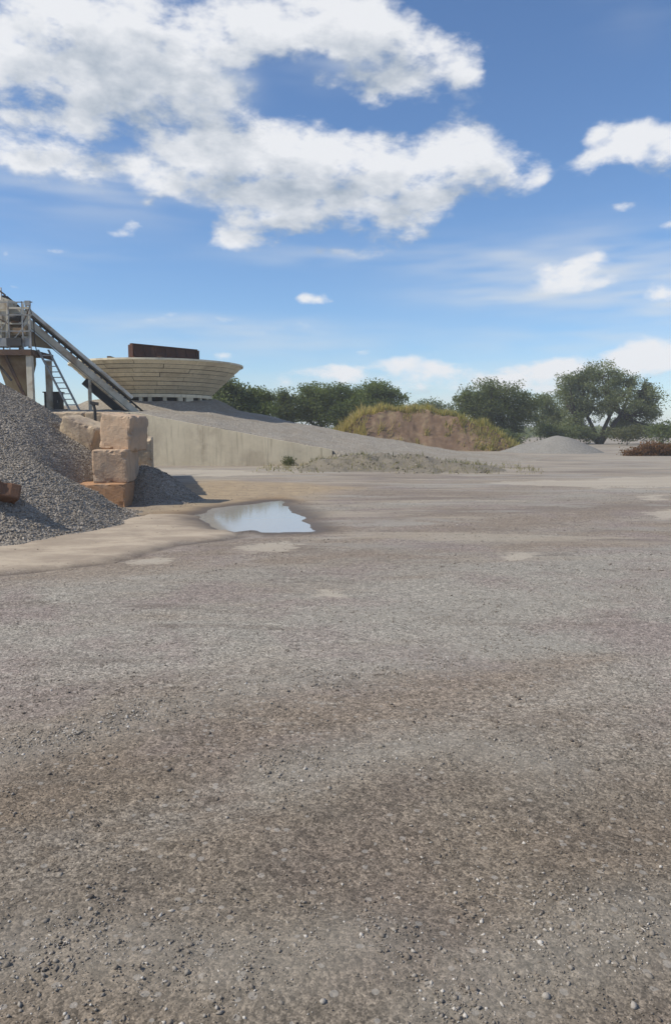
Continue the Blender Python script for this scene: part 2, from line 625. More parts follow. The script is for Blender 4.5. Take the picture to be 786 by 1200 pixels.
# ================================================================== terrain
PUDDLE = [(p.x, p.y) for p in (gp(*q) for q in [(238, 603), (250, 594), (290, 590), (326, 586.5), (334, 592), (346, 602), (361, 612), (360, 619), (338, 622), (300, 621), (262, 618), (244, 611)])]
MUD = [(p.x, p.y) for p in (gp(*q) for q in [(-260, 668), (0, 640), (100, 620), (180, 603), (236, 602), (262, 617), (276, 626), (232, 635), (200, 641), (120, 658), (0, 673), (-260, 700)])]
TAN = [(p.x, p.y) for p in (gp(*q) for q in [(175, 572), (250, 564), (330, 566), (410, 572), (350, 582), (322, 588), (290, 590), (262, 594), (240, 603), (228, 606), (190, 600)])]
WETMUD = [(p.x, p.y) for p in (gp(*q) for q in [(178, 604), (205, 598), (240, 597), (262, 592), (300, 584), (330, 581), (345, 588), (300, 592), (252, 604), (262, 618), (235, 613), (200, 612)])]
PALE_SPOTS = [[(p.x, p.y) for p in (gp(*q) for q in poly)] for poly in (
    [(350, 691), (385, 690), (401, 696), (395, 702), (372, 700)],
    [(290, 640), (330, 633), (352, 638), (338, 645), (300, 647)],
    [(596, 650), (625, 647), (636, 652), (610, 655)],
    [(150, 655), (200, 652), (212, 657), (170, 662)],
    [(748, 580), (768, 579), (770, 584), (750, 585)],
    [(752, 602), (800, 596), (820, 604), (770, 609)],
    [(165, 549), (260, 551), (330, 556), (250, 558), (165, 555)],
    [(560, 566), (700, 560), (900, 556), (900, 566), (700, 572)],
)]
TRACKS = [[(p.x, p.y) for p in (gp(*q) for q in pts)] for pts in (
    [(-80, 812), (120, 790), (330, 762), (560, 728), (800, 690)],
    [(-80, 742), (150, 728), (380, 710), (620, 684), (820, 660)],
    [(820, 770), (690, 800), (560, 838), (470, 872), (300, 930), (60, 1000)],
    [(-60, 700), (200, 668), (420, 640), (640, 618), (840, 602)],
    [(300, 640), (520, 612), (700, 592), (840, 580)],
)]
WINDROWS = [[(p.x, p.y) for p in (gp(*q) for q in pts)] for pts in (
    [(-60, 905), (60, 872), (140, 850), (210, 828), (300, 808), (430, 788), (540, 770), (640, 752)],
    [(330, 905), (430, 880), (520, 868), (600, 880), (640, 895)],
    [(400, 720), (520, 722), (620, 705), (786, 690)],
    [(520, 1180), (600, 1130), (700, 1100), (800, 1085)],
    [(-20, 1120), (70, 1108), (150, 1110), (300, 1130), (420, 1110)],
)]


def line_dist(x, y, pts):
    d = np.full(np.shape(x), 1e9)
    for (ax, ay), (bx, by) in zip(pts[:-1], pts[1:]):
        ex, ey = bx - ax, by - ay
        t = np.clip(((x - ax) * ex + (y - ay) * ey) / (ex * ex + ey * ey), 0, 1)
        d = np.minimum(d, np.hypot(x - ax - t * ex, y - ay - t * ey))
    return d


LANE = math.atan2(1.0, 2.2)          # the wheel lanes cross the yard from lower left to upper right


def ground_fields(x, y):
    wx = x + .22 * fbm(x * .9, y * .9, 4, 3) * np.clip(y / 8, .3, 2)
    wy = y + .22 * fbm(x * .9, y * .9, 4, 8) * np.clip(y / 8, .3, 2)
    pud = poly_sdf(x + .16 * fbm(x * 1.8, y * 1.4, 5, 31, .6), y + .40 * fbm(x * 1.6, y * 1.2, 5, 32, .6), PUDDLE)
    mud = poly_sdf(wx, wy, MUD)
    tan = poly_sdf(x + .35 * fbm(x * .8, y * .5, 3, 35), y + .7 * fbm(x * .7, y * .4, 3, 36), TAN)
    wetm = poly_sdf(x + .3 * fbm(x * 1.1, y * .8, 4, 37), y + .5 * fbm(x, y * .7, 4, 38), WETMUD)
    pale = np.full(x.shape, 1e9)
    for p in PALE_SPOTS:
        sc = max(.12, .016 * np.mean([q[1] for q in p]))
        pale = np.minimum(pale, poly_sdf(x + sc * 1.6 * fbm(x * .9, y * .7, 4, 41), y + sc * 2.4 * fbm(x * .9, y * .6, 4, 42), p) / sc)
    wind = np.full(x.shape, 1e9)
    for w in WINDROWS:
        wind = np.minimum(wind, line_dist(wx, wy, w))
    track = np.full(x.shape, 1e9)
    for w in TRACKS:
        track = np.minimum(track, line_dist(wx, wy, w))
    u = x * math.cos(LANE) + y * math.sin(LANE)
    v = -x * math.sin(LANE) + y * math.cos(LANE)
    lane = fbm(u * .16, v * .75, 4, 51)
    return dict(pud=pud, mud=mud, tan=tan, pale=pale, wind=wind, lane=lane, u=u, v=v, track=track, wetm=wetm)


def ground_z(x, y, F=None):
    F = F or ground_fields(x, y)
    near = np.exp(-np.maximum(y - 3, 0) / 9.0)
    z = .020 * fbm(x * .5, y * .5, 3, 61)
    z += (.012 * fbm(F['u'] * .5, F['v'] * 2.2, 3, 62)) * (0.35 + near)
    z += .010 * fbm(x * 5, y * 5, 4, 63) * near + .008 * fbm(x * 16, y * 16, 3, 64) * near
    z += .030 * np.exp(-(F['wind'] / .22) ** 2) * (.6 + .6 * fbm(x * 2, y * 2, 3, 65))
    z -= .010 * np.exp(-(F['track'] / .16) ** 2) - .006 * np.exp(-((F['track'] - .26) / .08) ** 2)
    far = sstep(np.hypot(x, y), 12, 40)
    z += far * .05 * fbm(x * .12, y * .12, 3, 66)
    flat = sstep(F['pud'], .0, 1.2)
    z = z * (.15 + .85 * flat)
    z += .032 * sstep(-F['mud'], -.02, .06) * sstep(F['pud'], .05, .6)
    z -= .020 * np.exp(-((F['mud'] - .10) / .10) ** 2)                # wheel rut along the mud's edge
    z -= .05 * sstep(-F['pud'], -.30, .30) + .012 * sstep(-F['pud'], -.9, 0)
    z += .006 * fbm(x * 4, y * 3, 4, 70) * np.exp(-np.maximum(F['pud'], 0))
    return z


V_SOIL = float(np.mean([-p[0] * math.sin(LANE) + p[1] * math.cos(LANE) for p in WINDROWS[0][1:6]])) - .15   # brown soil on the near side of the first windrow
nx, ny = 470, 680
tx = np.linspace(-1, 1, nx)
gx = 2.6 * np.sinh(tx * 7.3)
gx *= 2600 / gx[-1]
ty = np.linspace(0, 1, ny)
y_front = 1.2 * np.exp(ty * 7.85) - 0.2
gy = np.concatenate([-(np.geomspace(.4, 2600, 60)[::-1]) + .5, [.55, .75], y_front])
gy = np.unique(np.round(gy, 4))
GX, GY = np.meshgrid(gx, gy)
fx, fy = GX.ravel(), GY.ravel()
F = ground_fields(fx, fy)
gz = ground_z(fx, fy, F)
nX, nY = len(gx), len(gy)
idx = np.arange(nX * nY).reshape(nY, nX)
quads = np.stack([idx[:-1, :-1], idx[:-1, 1:], idx[1:, 1:], idx[1:, :-1]], -1).reshape(-1, 4)
wind_m = np.exp(-(F['wind'] / (.16 + .02 * np.maximum(fy, 0))) ** 2) * (fy > .5)
ground_me = mesh_np('ground', np.stack([fx, fy, gz], 1), quads, dict(
    mud=sstep(-F['mud'] + .10 * fbm(fx * 5, fy * 5, 4, 68), -.10, .10) * sstep(F['pud'], -.1, .3), tan=sstep(-F['tan'], -1.1, .5), pale=sstep(-F['pale'], -2.4, 1.6),
    windrow=wind_m, lane=F['lane'] * .5 + .5, wet=np.maximum(sstep(-F['pud'] + .22 * fbm(fx * 2, fy * 1.5, 4, 69), -.75, -.10), .75 * np.exp(-((F['mud'] - .08) / .07) ** 2) * (fx < -1.2) * (fx > -9)),  # wet puddle rim, plus a darker, less rough line along the mud's edge
    far=sstep(fy, 14, 36),
    hard=sstep(F['v'] - V_SOIL, -.2, .4) * sstep(V_SOIL + 3.4 - F['v'], -1.2, 1.2),
    track=np.exp(-(F['track'] / (.15 + .012 * np.maximum(fy, 0))) ** 2) * (fy > 0),
    brownmud=sstep(-F['wetm'], -.5, .35),
    soil=sstep(3.75 + .10 * fx - fy + .9 * fbm(fx * .55, fy * .75, 4, 67), -1.1, 1.1)), True)

m, nt, b = material('yard_ground')
v = world_vec(nt)
lane = attr(nt, 'lane')
n_big = tex(nt, v, .55, 6, .62, .3)
n_mid = tex(nt, v, 2.6, 6, .65)
vlane = nn(nt, 'ShaderNodeMapping', ins={'Vector': v, 'Rotation': (0, 0, -LANE), 'Scale': (.35, 1.5, 1)}).outputs[0]
n_track = tex(nt, vlane, 1.5, 6, .62, .2)
brown, grey, mauve, dark = (.210, .170, .134), (.258, .236, .202), (.220, .180, .160), (.150, .122, .099)
mixf = mth(nt, 'ADD', mth(nt, 'MULTIPLY_ADD', attr(nt, 'hard'), .32, mth(nt, 'MULTIPLY', lane, .75)), mth(nt, 'ADD', mth(nt, 'MULTIPLY', n_track, .65), mth(nt, 'MULTIPLY', n_big, .35)))
c = mixc(nt, smooth(nt, mixf, .78, 1.16), brown, grey)
c = mixc(nt, mth(nt, 'MULTIPLY', smooth(nt, n_big, .47, .62), .85), c, mauve)
c = mixc(nt, mth(nt, 'MULTIPLY', smooth(nt, n_track, .53, .68), .55), c, dark)
c = mixc(nt, mth(nt, 'MULTIPLY', smooth(nt, tex(nt, vlane, 4.5, 6, .65), .53, .70), .55), c, (.30, .272, .235))
c = mixc(nt, mth(nt, 'MULTIPLY', attr(nt, 'soil'), .68), c, mixc(nt, smooth(nt, n_mid, .38, .66), (.138, .106, .074), (.104, .080, .057)))
tyre = tex(nt, vmt(nt, 'MULTIPLY', v, (1.0, 2.2, 1)), 6, 5, .65)
c = mixc(nt, mth(nt, 'MULTIPLY', mth(nt, 'MULTIPLY', attr(nt, 'track'), smooth(nt, tyre, .34, .58)), .42), c, (.275, .246, .208))
# grit: cells of three sizes
sep = []
for cell in (26.0, 75.0, 190.0):
    vo = nn(nt, 'ShaderNodeTexVoronoi', ins={'Vector': v, 'Scale': cell})
    sep.append((vo, nn(nt, 'ShaderNodeSeparateColor', ins={0: vo.outputs['Color']})))
for (vo, s), amt in zip(sep, (.16, .40, .46)):
    k = mth(nt, 'MULTIPLY_ADD', s.outputs[1], amt * 2, 1 - amt)
    c = mixc(nt, 1.0, c, nn(nt, 'ShaderNodeCombineColor', ins={0: k, 1: k, 2: k}).outputs[0], 'MULTIPLY')
peb = mth(nt, 'MULTIPLY', mth(nt, 'GREATER_THAN', sep[0][1].outputs[0], .86), mth(nt, 'LESS_THAN', sep[0][0].outputs['Distance'], .34))
c = mixc(nt, mth(nt, 'MULTIPLY', peb, .5), c, (.34, .315, .285))
c = mixc(nt, mth(nt, 'MULTIPLY', attr(nt, 'windrow'), .35), c, (.27, .25, .215))
far_c = mixc(nt, smooth(nt, tex(nt, vmt(nt, 'MULTIPLY', v, (.06, .22, 1)), 1.6, 5, .6), .4, .62), (.315, .275, .228), (.24, .205, .170))
streaks = tex(nt, vmt(nt, 'MULTIPLY', v, (.10, .8, 1)), 1.3, 6, .65, .3)
far_c = mixc(nt, mth(nt, 'MULTIPLY', smooth(nt, streaks, .50, .59), .8), far_c, (.36, .31, .235))
far_c = mixc(nt, mth(nt, 'MULTIPLY', smooth(nt, streaks, .47, .39), .75), far_c, (.165, .140, .116))
c = mixc(nt, mth(nt, 'MULTIPLY', attr(nt, 'far'), .8), c, far_c)
sy = nn(nt, 'ShaderNodeSeparateXYZ', ins={0: v}).outputs[1]
zone = smooth(nt, sy, 6.5, 13.0)
for off_, col_, lo_, hi_, amt_ in (((3, 5, 0), (.345, .298, .235), .50, .60, .62), ((11, 2, 0), (.158, .130, .112), .51, .61, .55), ((5, 17, 0), (.30, .285, .255), .52, .60, .5)):
    sn = tex(nt, vmt(nt, 'MULTIPLY', vmt(nt, 'ADD', v, off_), (.16, .62, 1)), 1.15, 7, .68, .35)
    c = mixc(nt, mth(nt, 'MULTIPLY', mth(nt, 'MULTIPLY', smooth(nt, sn, lo_, hi_), zone), amt_), c, col_)
tan_c = mixc(nt, smooth(nt, n_mid, .35, .65), (.36, .275, .175), (.27, .205, .135))
c = mixc(nt, mth(nt, 'MULTIPLY', attr(nt, 'tan'), .85), c, tan_c)
mud_c = mixc(nt, smooth(nt, tex(nt, vmt(nt, 'MULTIPLY', v, (.5, 1, 1)), 1.8, 7, .68), .36, .62), (.43, .355, .27), (.30, .242, .185))
mud_c = mixc(nt, mth(nt, 'MULTIPLY', smooth(nt, tex(nt, v, 9, 5, .7), .52, .7), .5), mud_c, (.235, .195, .155))
c = mixc(nt, mth(nt, 'MULTIPLY', attr(nt, 'brownmud'), .75), c, (.215, .148, .090))
c = mixc(nt, mth(nt, 'MULTIPLY', attr(nt, 'mud'), .93), c, mud_c)
pale_m = mth(nt, 'ADD', attr(nt, 'pale'), mth(nt, 'MULTIPLY', mth(nt, 'SUBTRACT', tex(nt, vmt(nt, 'MULTIPLY', v, (.6, 1, 1)), 3.2, 7, .7), .5), 2.2))
c = mixc(nt, mth(nt, 'MULTIPLY', smooth(nt, pale_m, .46, .74), .62), c, (.42, .37, .30))
c = mixc(nt, mth(nt, 'MULTIPLY', attr(nt, 'wet'), .88), c, (.082, .060, .042))
nt.links.new(c, b.inputs['Base Color'])
nt.links.new(mth(nt, 'MULTIPLY_ADD', attr(nt, 'wet'), -.45, .95), b.inputs['Roughness'])
b.inputs['Specular IOR Level'].default_value = .22
hh = mth(nt, 'ADD', mth(nt, 'MULTIPLY', tex(nt, v, 34, 5, .7), .8), mth(nt, 'MULTIPLY', sep[1][0].outputs['Distance'], -.55))
hh = mth(nt, 'ADD', hh, mth(nt, 'MULTIPLY', sep[0][0].outputs['Distance'], -.35))
smoothness = mth(nt, 'SUBTRACT', 1.0, mth(nt, 'MULTIPLY', attr(nt, 'mud'), .8))
bump(nt, b, mth(nt, 'MULTIPLY', hh, smoothness), .30, .013)
M['ground'] = m
ground = link('ground', ground_me, M['ground'])
tag(ground, 'grey brown gravel yard stretching to the trees', 'ground', kind='structure')

# puddle water
m, nt, b = material('puddle_water')
b.inputs['Base Color'].default_value = (.36, .33, .29, 1)
b.inputs['Roughness'].default_value = .03
b.inputs['IOR'].default_value = 1.33
b.inputs['Specular IOR Level'].default_value = .5
b.inputs['Coat Weight'].default_value = .0
v = world_vec(nt)
b.inputs['Roughness'].default_value = .06
M['water'] = m
cx, cy = np.mean([p[0] for p in PUDDLE]), np.mean([p[1] for p in PUDDLE])
pv = [(cx + (x - cx) * 1.35, cy + (y - cy) * 1.35, 0) for x, y in PUDDLE]
me = bpy.data.meshes.new('puddle')
me.from_pydata(pv, [], [list(range(len(pv)))])
puddle = link('puddle', me, M['water'], loc=(0, 0, -.030))
tag(puddle, 'shallow muddy rain puddle reflecting the bright sky', 'puddle', kind='structure')


# ------------------------------------------------------------------ scattered stone helper
def stone_shapes(n_var=12, seed=1):
    rng = np.random.default_rng(seed)
    out = []
    for k in range(n_var):
        bm = bmesh.new()
        bmesh.ops.create_icosphere(bm, subdivisions=1, radius=1.0)
        sx, sy, sz = rng.uniform(.8, 1.3), rng.uniform(.65, 1.0), rng.uniform(.45, .8)
        V = np.array([v_.co[:] for v_ in bm.verts])
        V *= rng.uniform(.72, 1.18, (len(V), 1))
        V *= (sx, sy, sz)
        Fc = np.array([[v_.index for v_ in f.verts] for f in bm.faces], np.int32)
        bm.free()
        out.append((V, Fc))
    return out


def small_shapes(n_var=12, seed=2):
    """8-faced chips for the smallest stones"""
    rng = np.random.default_rng(seed)
    V0 = np.array([(1, 0, 0), (-1, 0, 0), (0, 1, 0), (0, -1, 0), (0, 0, 1), (0, 0, -1)], float)
    F0 = np.array([(0, 2, 4), (2, 1, 4), (1, 3, 4), (3, 0, 4), (2, 0, 5), (1, 2, 5), (3, 1, 5), (0, 3, 5)], np.int32)
    return [(V0 * rng.uniform(.7, 1.25, (6, 1)) * (rng.uniform(.9, 1.4), rng.uniform(.7, 1.0), rng.uniform(.5, .85)) + rng.uniform(-.15, .15, (6, 3)), F0) for _ in range(n_var)]


SHAPES, CHIPS = stone_shapes(), small_shapes()


def scatter_stones(pts, sizes, tints, shapes, sink=.35, seed=3):
    rng = np.random.default_rng(seed)
    n = len(pts)
    kind = rng.integers(0, len(shapes), n)
    Vs, Fs, Ts = [], [], []
    off = 0
    for k, (V, Fc) in enumerate(shapes):
        sel = np.where(kind == k)[0]
        if not len(sel):
            continue
        a = rng.uniform(0, 2 * np.pi, len(sel))
        t = rng.normal(0, .35, len(sel))
        ca, sa, ct, st = np.cos(a), np.sin(a), np.cos(t), np.sin(t)
        X = V[None, :, 0] * ct[:, None] + V[None, :, 2] * st[:, None]
        Z = -V[None, :, 0] * st[:, None] + V[None, :, 2] * ct[:, None]
        Y = np.broadcast_to(V[None, :, 1], X.shape)
        P = np.stack([X * ca[:, None] - Y * sa[:, None], X * sa[:, None] + Y * ca[:, None], Z], -1) * sizes[sel][:, None, None]
        P += pts[sel][:, None, :]
        P[:, :, 2] += sizes[sel][:, None] * (.5 - sink)
        nv = V.shape[0]
        Vs.append(P.reshape(-1, 3))
        Fs.append((Fc[None] + (np.arange(len(sel)) * nv)[:, None, None] + off).reshape(-1, 3))
        Ts.append(np.repeat(tints[sel], nv))
        off += len(sel) * nv
    return np.concatenate(Vs), np.concatenate(Fs), np.concatenate(Ts)


# loose grit and stones over the near yard: denser and coarser towards the camera and along the windrows
def yard_points(n, dmin, dmax, spread=.62):
    d = np.sqrt(RNG.uniform(dmin ** 2, dmax ** 2, n))
    x = RNG.uniform(-spread, spread, n) * d
    return x, d


VS, FS, TS = [], [], []
off = 0
for (n, d0_, d1_, smin, smax, shp, pw) in ((5000, 1.3, 4.6, .004, .014, SHAPES, 4.2), (72000, 1.3, 4.8, .0016, .0048, CHIPS, 1.9),
                                           (42000, 4.4, 9.0, .0026, .009, CHIPS, 2.8), (24000, 8.5, 22, .005, .018, CHIPS, 2.8)):
    x, y = yard_points(n, d0_, d1_)
    FF = ground_fields(x, y)
    clump = fbm(x * 1.1, y * 1.1, 3, 71) + .55 * fbm(x * 5, y * 5, 2, 72) + 1.5 * np.exp(-(FF['wind'] / (.10 + .02 * y)) ** 2)
    keep = (RNG.uniform(-.75, 1.0, n) < clump) & (FF['pud'] > .25) & ((FF['mud'] > .0) | (RNG.random(n) < .10))
    x, y, cl, wd = x[keep], y[keep], clump[keep], FF['wind'][keep]
    gzz = ground_z(x, y)
    s = smin + (smax - smin) * RNG.random(len(x)) ** pw
    tint = np.clip(RNG.normal(.42, .20, len(x)) + (RNG.random(len(x)) < .02) * .35 + .30 * np.exp(-(wd / .18) ** 2), 0, 1)
    V_, F_, T_ = scatter_stones(np.stack([x, y, gzz], 1), s, tint, shp, .48, 5)
    VS.append(V_), FS.append(F_ + off), TS.append(T_)
    off += len(V_)
for w_, cnt, spread in ((WINDROWS[0], 6500, .13), (WINDROWS[1], 1600, .15), (WINDROWS[2], 2200, .22), (WINDROWS[3], 4200, .30), (WINDROWS[4], 1800, .2)):
    seg = np.array(w_)
    tt = RNG.random(cnt) * (len(seg) - 1)
    i0 = np.minimum(tt.astype(int), len(seg) - 2)
    fr = (tt - i0)[:, None]
    pp = seg[i0] * (1 - fr) + seg[i0 + 1] * fr + RNG.normal(0, spread, (cnt, 2))
    x, y = pp[:, 0], pp[:, 1]
    x = x - .22 * fbm(x * .9, y * .9, 4, 3) * np.clip(y / 8, .3, 2)
    y = y - .22 * fbm(x * .9, y * .9, 4, 8) * np.clip(y / 8, .3, 2)
    keep = (fbm(x * 2.6, y * 2.6, 3, 73) + RNG.uniform(-.4, .3, cnt) > -.05) & (y > 1.4)
    x, y = x[keep], y[keep]
    s = .0026 + .0080 * RNG.random(len(x)) ** 2.6
    V_, F_, T_ = scatter_stones(np.stack([x, y, ground_z(x, y)], 1), s, np.clip(RNG.normal(.74, .18, len(x)), 0, 1), CHIPS, .46, 6)
    VS.append(V_), FS.append(F_ + off), TS.append(T_)
    off += len(V_)
loose = link('loose_gravel', mesh_np('loose_gravel', np.concatenate(VS), np.concatenate(FS), dict(tint=np.concatenate(TS))), M['stones'])
tag(loose, 'loose stones and grit strewn over the yard floor', 'gravel', kind='stuff')

# a few larger pale stones one can pick out
STONE_SPOTS = [
    (776, 967, .010, 'single bright white pebble near the right edge of the yard'),
    (742, 1178, .015, 'larger pale stone in the near right corner of the yard'),
    (640, 1170, .016, 'pale flat stone in the coarse gravel patch at the near right'),
    (378, 1181, .013, 'whitish stone at the very front, left of the coarse gravel patch'),
    (107, 1057, .014, 'dark grey stone lying alone at the near left'),
]
for px, py, s, lab in STONE_SPOTS:
    p = gp(px, py)
    zz = float(ground_z(np.array([p.x]), np.array([p.y]))[0])
    V_, F_, T_ = scatter_stones(np.array([[0, 0, 0.]]), np.array([s]), np.array([.10 if 'dark' in lab else .90]), SHAPES, .25, int(px))
    o = link('stone', mesh_np('stone', V_, F_, dict(tint=T_)), M['stones'], loc=(p.x, p.y, zz))
    tag(o, lab, 'stone', 'stones lying loose on the near yard')


# ------------------------------------------------------------------ height-field mounds
def heap_mesh(name, xs, ys, func, zmin=-.06, attrs=None):
    X, Y = np.meshgrid(xs, ys)
    x, y = X.ravel(), Y.ravel()
    z = func(x, y)
    n1, n2 = len(xs), len(ys)
    idx = np.arange(n1 * n2).reshape(n2, n1)
    q = np.stack([idx[:-1, :-1], idx[:-1, 1:], idx[1:, 1:], idx[1:, :-1]], -1).reshape(-1, 4)
    keep = (z[q] > zmin).any(1)
    q = q[keep]
    used = np.unique(q)
    remap = np.full(len(x), -1)
    remap[used] = np.arange(len(used))
    z = np.maximum(z, -.25)
    return mesh_np(name, np.stack([x, y, z], 1)[used], remap[q], attrs, True)


def cone(x, y, cx_, cy_, H, slope, round_=.25):
    r = np.sqrt((x - cx_) ** 2 + (y - cy_) ** 2 + round_ ** 2) - round_
    return H - slope * r


def smax(a, b_, k=.15):
    h = np.clip(.5 + .5 * (a - b_) / k, 0, 1)
    return b_ + (a - b_) * h + k * h * (1 - h)


# ---- gravel pile
def pile_z(x, y):
    wob = .35 * fbm(x * .45, y * .45, 3, 81)
    z = cone(x + wob, y, -9.0, 17.7, 3.68, .72)
    z = smax(z, cone(x + wob, y + wob, -7.7, 12.9, 2.55, .63), .3)
    z = smax(z, cone(x, y + wob, -12.8, 15.0, 4.1, .66), .3)
    z = smax(z, cone(x, y, -4.5, 14.9, .46, .44, .15), .15)
    z = smax(z, cone(x + .3 * wob, y, -4.45, 17.3, 1.02, .68, .2), .2)
    z = z - .16
    z -= .75 * np.exp(-((x + 4.95) / .80) ** 2 - ((y - 15.75) / .85) ** 2)
    z += .05 * fbm(x * 1.8, y * 1.8, 4, 82) + .018 * fbm(x * 9, y * 9, 3, 83)
    toe = sstep(z, -.1, .5)
    return z * (.55 + .45 * toe) - .02


pile = empty('gravel_pile', (-8, 14.5, 0))
tag(pile, 'large grey crushed gravel pile at the left edge behind the mud strip', 'gravel pile')
me = heap_mesh('heap', np.linspace(-18.5, -2.4, 290), np.linspace(8.2, 24, 290), pile_z)
ob = link('heap', me, M['pile_gravel'], pile)
ob.matrix_parent_inverse = Matrix.Translation((8, -14.5, 0))
n = 120000
x, y = RNG.uniform(-11.5, -2.6, n), RNG.uniform(8.8, 19.5, n)
z = pile_z(x, y)
keep = (z > -.035) & (x / y > -.60) & (RNG.random(n) < np.where(z < .05, .35, 1))
x, y, z = x[keep], y[keep], z[keep]
s = .008 + .017 * RNG.random(len(x)) ** 2.2
V_, F_, T_ = scatter_stones(np.stack([x, y, np.maximum(z, -.02)], 1), s, np.clip(RNG.normal(.45, .24, len(x)), 0, 1), CHIPS, .25, 9)
ob = link('loose_stones', mesh_np('loose_stones', V_, F_, dict(tint=T_)), M['pile_stones'], pile)
ob.matrix_parent_inverse = Matrix.Translation((8, -14.5, 0))
tag(ob, kind='stuff')


# ---- concrete blocks
def block_mesh(name, w, d, h, seed, bev=.06, rough=.012):
    bm = bmesh.new()
    bmesh.ops.create_cube(bm, size=1.0)
    bmesh.ops.scale(bm, vec=(w, d, h), verts=bm.verts)
    bmesh.ops.bevel(bm, geom=list(bm.edges), offset=bev, segments=3, profile=.6, affect='EDGES')
    bmesh.ops.triangulate(bm, faces=[f for f in bm.faces if len(f.verts) > 4])
    long_e = [e for e in bm.edges if e.calc_length() > .25]
    bmesh.ops.subdivide_edges(bm, edges=long_e, cuts=9, use_grid_fill=True)
    P = np.array([v_.co[:] for v_ in bm.verts])
    n_ = fbm(P[:, 0] * 3 + P[:, 2] * 1.7 + seed * 3.1, P[:, 1] * 3 + P[:, 2] * 2.3 + seed, 4, seed)
    n2 = fbm(P[:, 1] * 7 - P[:, 2] * 4 + seed, P[:, 0] * 7 + P[:, 2] * 5, 3, seed + 5)
    n3 = fbm(P[:, 0] * 11 + P[:, 2] * 9 + seed, P[:, 1] * 11 - P[:, 2] * 8, 2, seed + 9)
    near = np.sort(np.abs(np.abs(P) - np.array([w, d, h]) / 2), axis=1)[:, 1]     # small on the arrises
    chip = np.clip(n3 - .12, 0, 1) * np.exp(-(near / .07) ** 2) * .10
    for v_, a, c_, e_ in zip(bm.verts, n_, n2, chip):
        v_.co += v_.co.normalized() * (a * rough * 2.0 + c_ * rough - e_)
    me = bpy.data.meshes.new(name)
    bm.to_mesh(me)
    bm.free()
    return me


def block(p, size, rot, mat, seed, label, name='concrete_block', group='concrete blocks at the gravel pile', bev=.06):
    o = link(name, block_mesh(name, *size, seed, bev), M[mat], loc=p, rot=[R(a) for a in rot])
    return tag(o, label, 'block', group)


block((-4.66, 16.70, 1.575), (.76, .78, .78), (1, 6, -16), 'block', 3, 'brown concrete cube block topmost of the stack at the pile edge', bev=.075)
block((-4.80, 16.50, .85), (.74, 1.20, .72), (0, -1.5, 3), 'block', 5, 'dusty grey brown concrete block in the middle of the stack')
block((-4.93, 16.25, .13), (.98, 1.2, .74), (0, 0, 3), 'block_orange', 8, 'orange tan concrete block at the foot of the stack, half buried in gravel', bev=.03)
block((-5.83, 17.50, 1.42), (.90, .75, .86), (4, 20, -12), 'block_tan', 12, 'pale tan concrete block tilted in the gravel behind the stack', bev=.07)
pb = at(10, 585, 11.55)
block((pb.x - .02, 11.2, float(pile_z(np.array([pb.x - .1]), np.array([11.2]))[0]) + .06), (.62, .40, .24), (-28, 16, 30), 'block_rust', 15, 'rust brown broken block lying on the pile face at the left edge', 'broken_block', bev=.03)

# block wall running back from the stack
bw = empty('block_wall', (-5.2, 20, 0))
tag(bw, 'row of brown concrete blocks running back behind the stack', 'wall')
shared = [block_mesh('block', 1.2, .72, .70, 20 + k, .06) for k in range(3)]
for s_ in shared:
    s_.materials.append(M['block_tan'])
A, Bp = Vector((-4.75, 18.0, 0)), Vector((-6.9, 27.0, 0))
dirw = (Bp - A).normalized()
k = 0
for row in range(2):
    for i in range(7):
        p = A + dirw * (i * 1.24 + (.6 if row else 0) + .4) + Vector((0, 0, .35 + row * .705))
        o = bpy.data.objects.new('block', shared[k % 3])
        COL.objects.link(o)
        o.parent = bw
        o.location = p - Vector((-5.2, 20, 0))
        o.rotation_euler = (0, 0, math.atan2(dirw.y, dirw.x) + (k % 2) * math.pi + random.uniform(-.03, .03))
        k += 1
# bin wall behind the pile
bw2 = empty('bin_wall', (-8.5, 23, 0))
tag(bw2, 'tan block wall showing just above the gravel behind the tilted block', 'wall')
for row in range(3):
    for i in range(6):
        o = bpy.data.objects.new('block', shared[k % 3])
        COL.objects.link(o)
        o.parent = bw2
        o.location = Vector((-6.9 - 1.235 * i - (.6 if row % 2 else 0) + 8.5, -.0 + random.uniform(-.03, .03), .36 + row * .725))
        o.rotation_euler = (0, 0, (k % 2) * math.pi + random.uniform(-.02, .02))
        k += 1


# ---- ramp and its retaining wall
def ramp_near(x):
    return np.interp(x, [-30, -9.3, -.3, 5.0, 9], [2.48, 2.40, .70, .03, -.15])


def ramp_far(x):
    return np.interp(x, [-30, -7.2, .4, 7.5, 12, 16], [3.2, 3.05, 1.6, .38, .04, -.15])


WALL_Y = 35.0


def ramp_z(x, y):
    t = np.clip((y - WALL_Y) / 11.0, 0, 1)
    z = ramp_near(x) * (1 - t) + ramp_far(x) * t
    z -= np.maximum(y - 46.5, 0) * .55
    z += .11 * fbm(x * .5, y * .5, 4, 91) * np.clip(z, 0, 1) + .05 * fbm(x * 2.2, y * 2.2, 4, 92) * np.clip(z * 2, 0, 1)
    z += .42 * sstep(5.0 - np.hypot(x + 10.75, y - 45.5), 0, 1.5)          # banked up round the hopper's legs
    front = np.maximum(WALL_Y + .1 - y, 0) * np.where(x < -.25, 40.0, .50)
    return z - front - np.maximum(-24 - x, 0) * .6


xs = np.linspace(-30, 14, 260)
ys = np.concatenate([np.arange(33.1, 35.0, .2), np.linspace(WALL_Y + .1, 55, 110)])
rm = heap_mesh('ramp', xs, ys, ramp_z)
rampo = link('ramp', rm, M['ramp_gravel'])
tag(rampo, 'grey gravel ramp climbing left to the hopper', 'ramp', kind='structure')

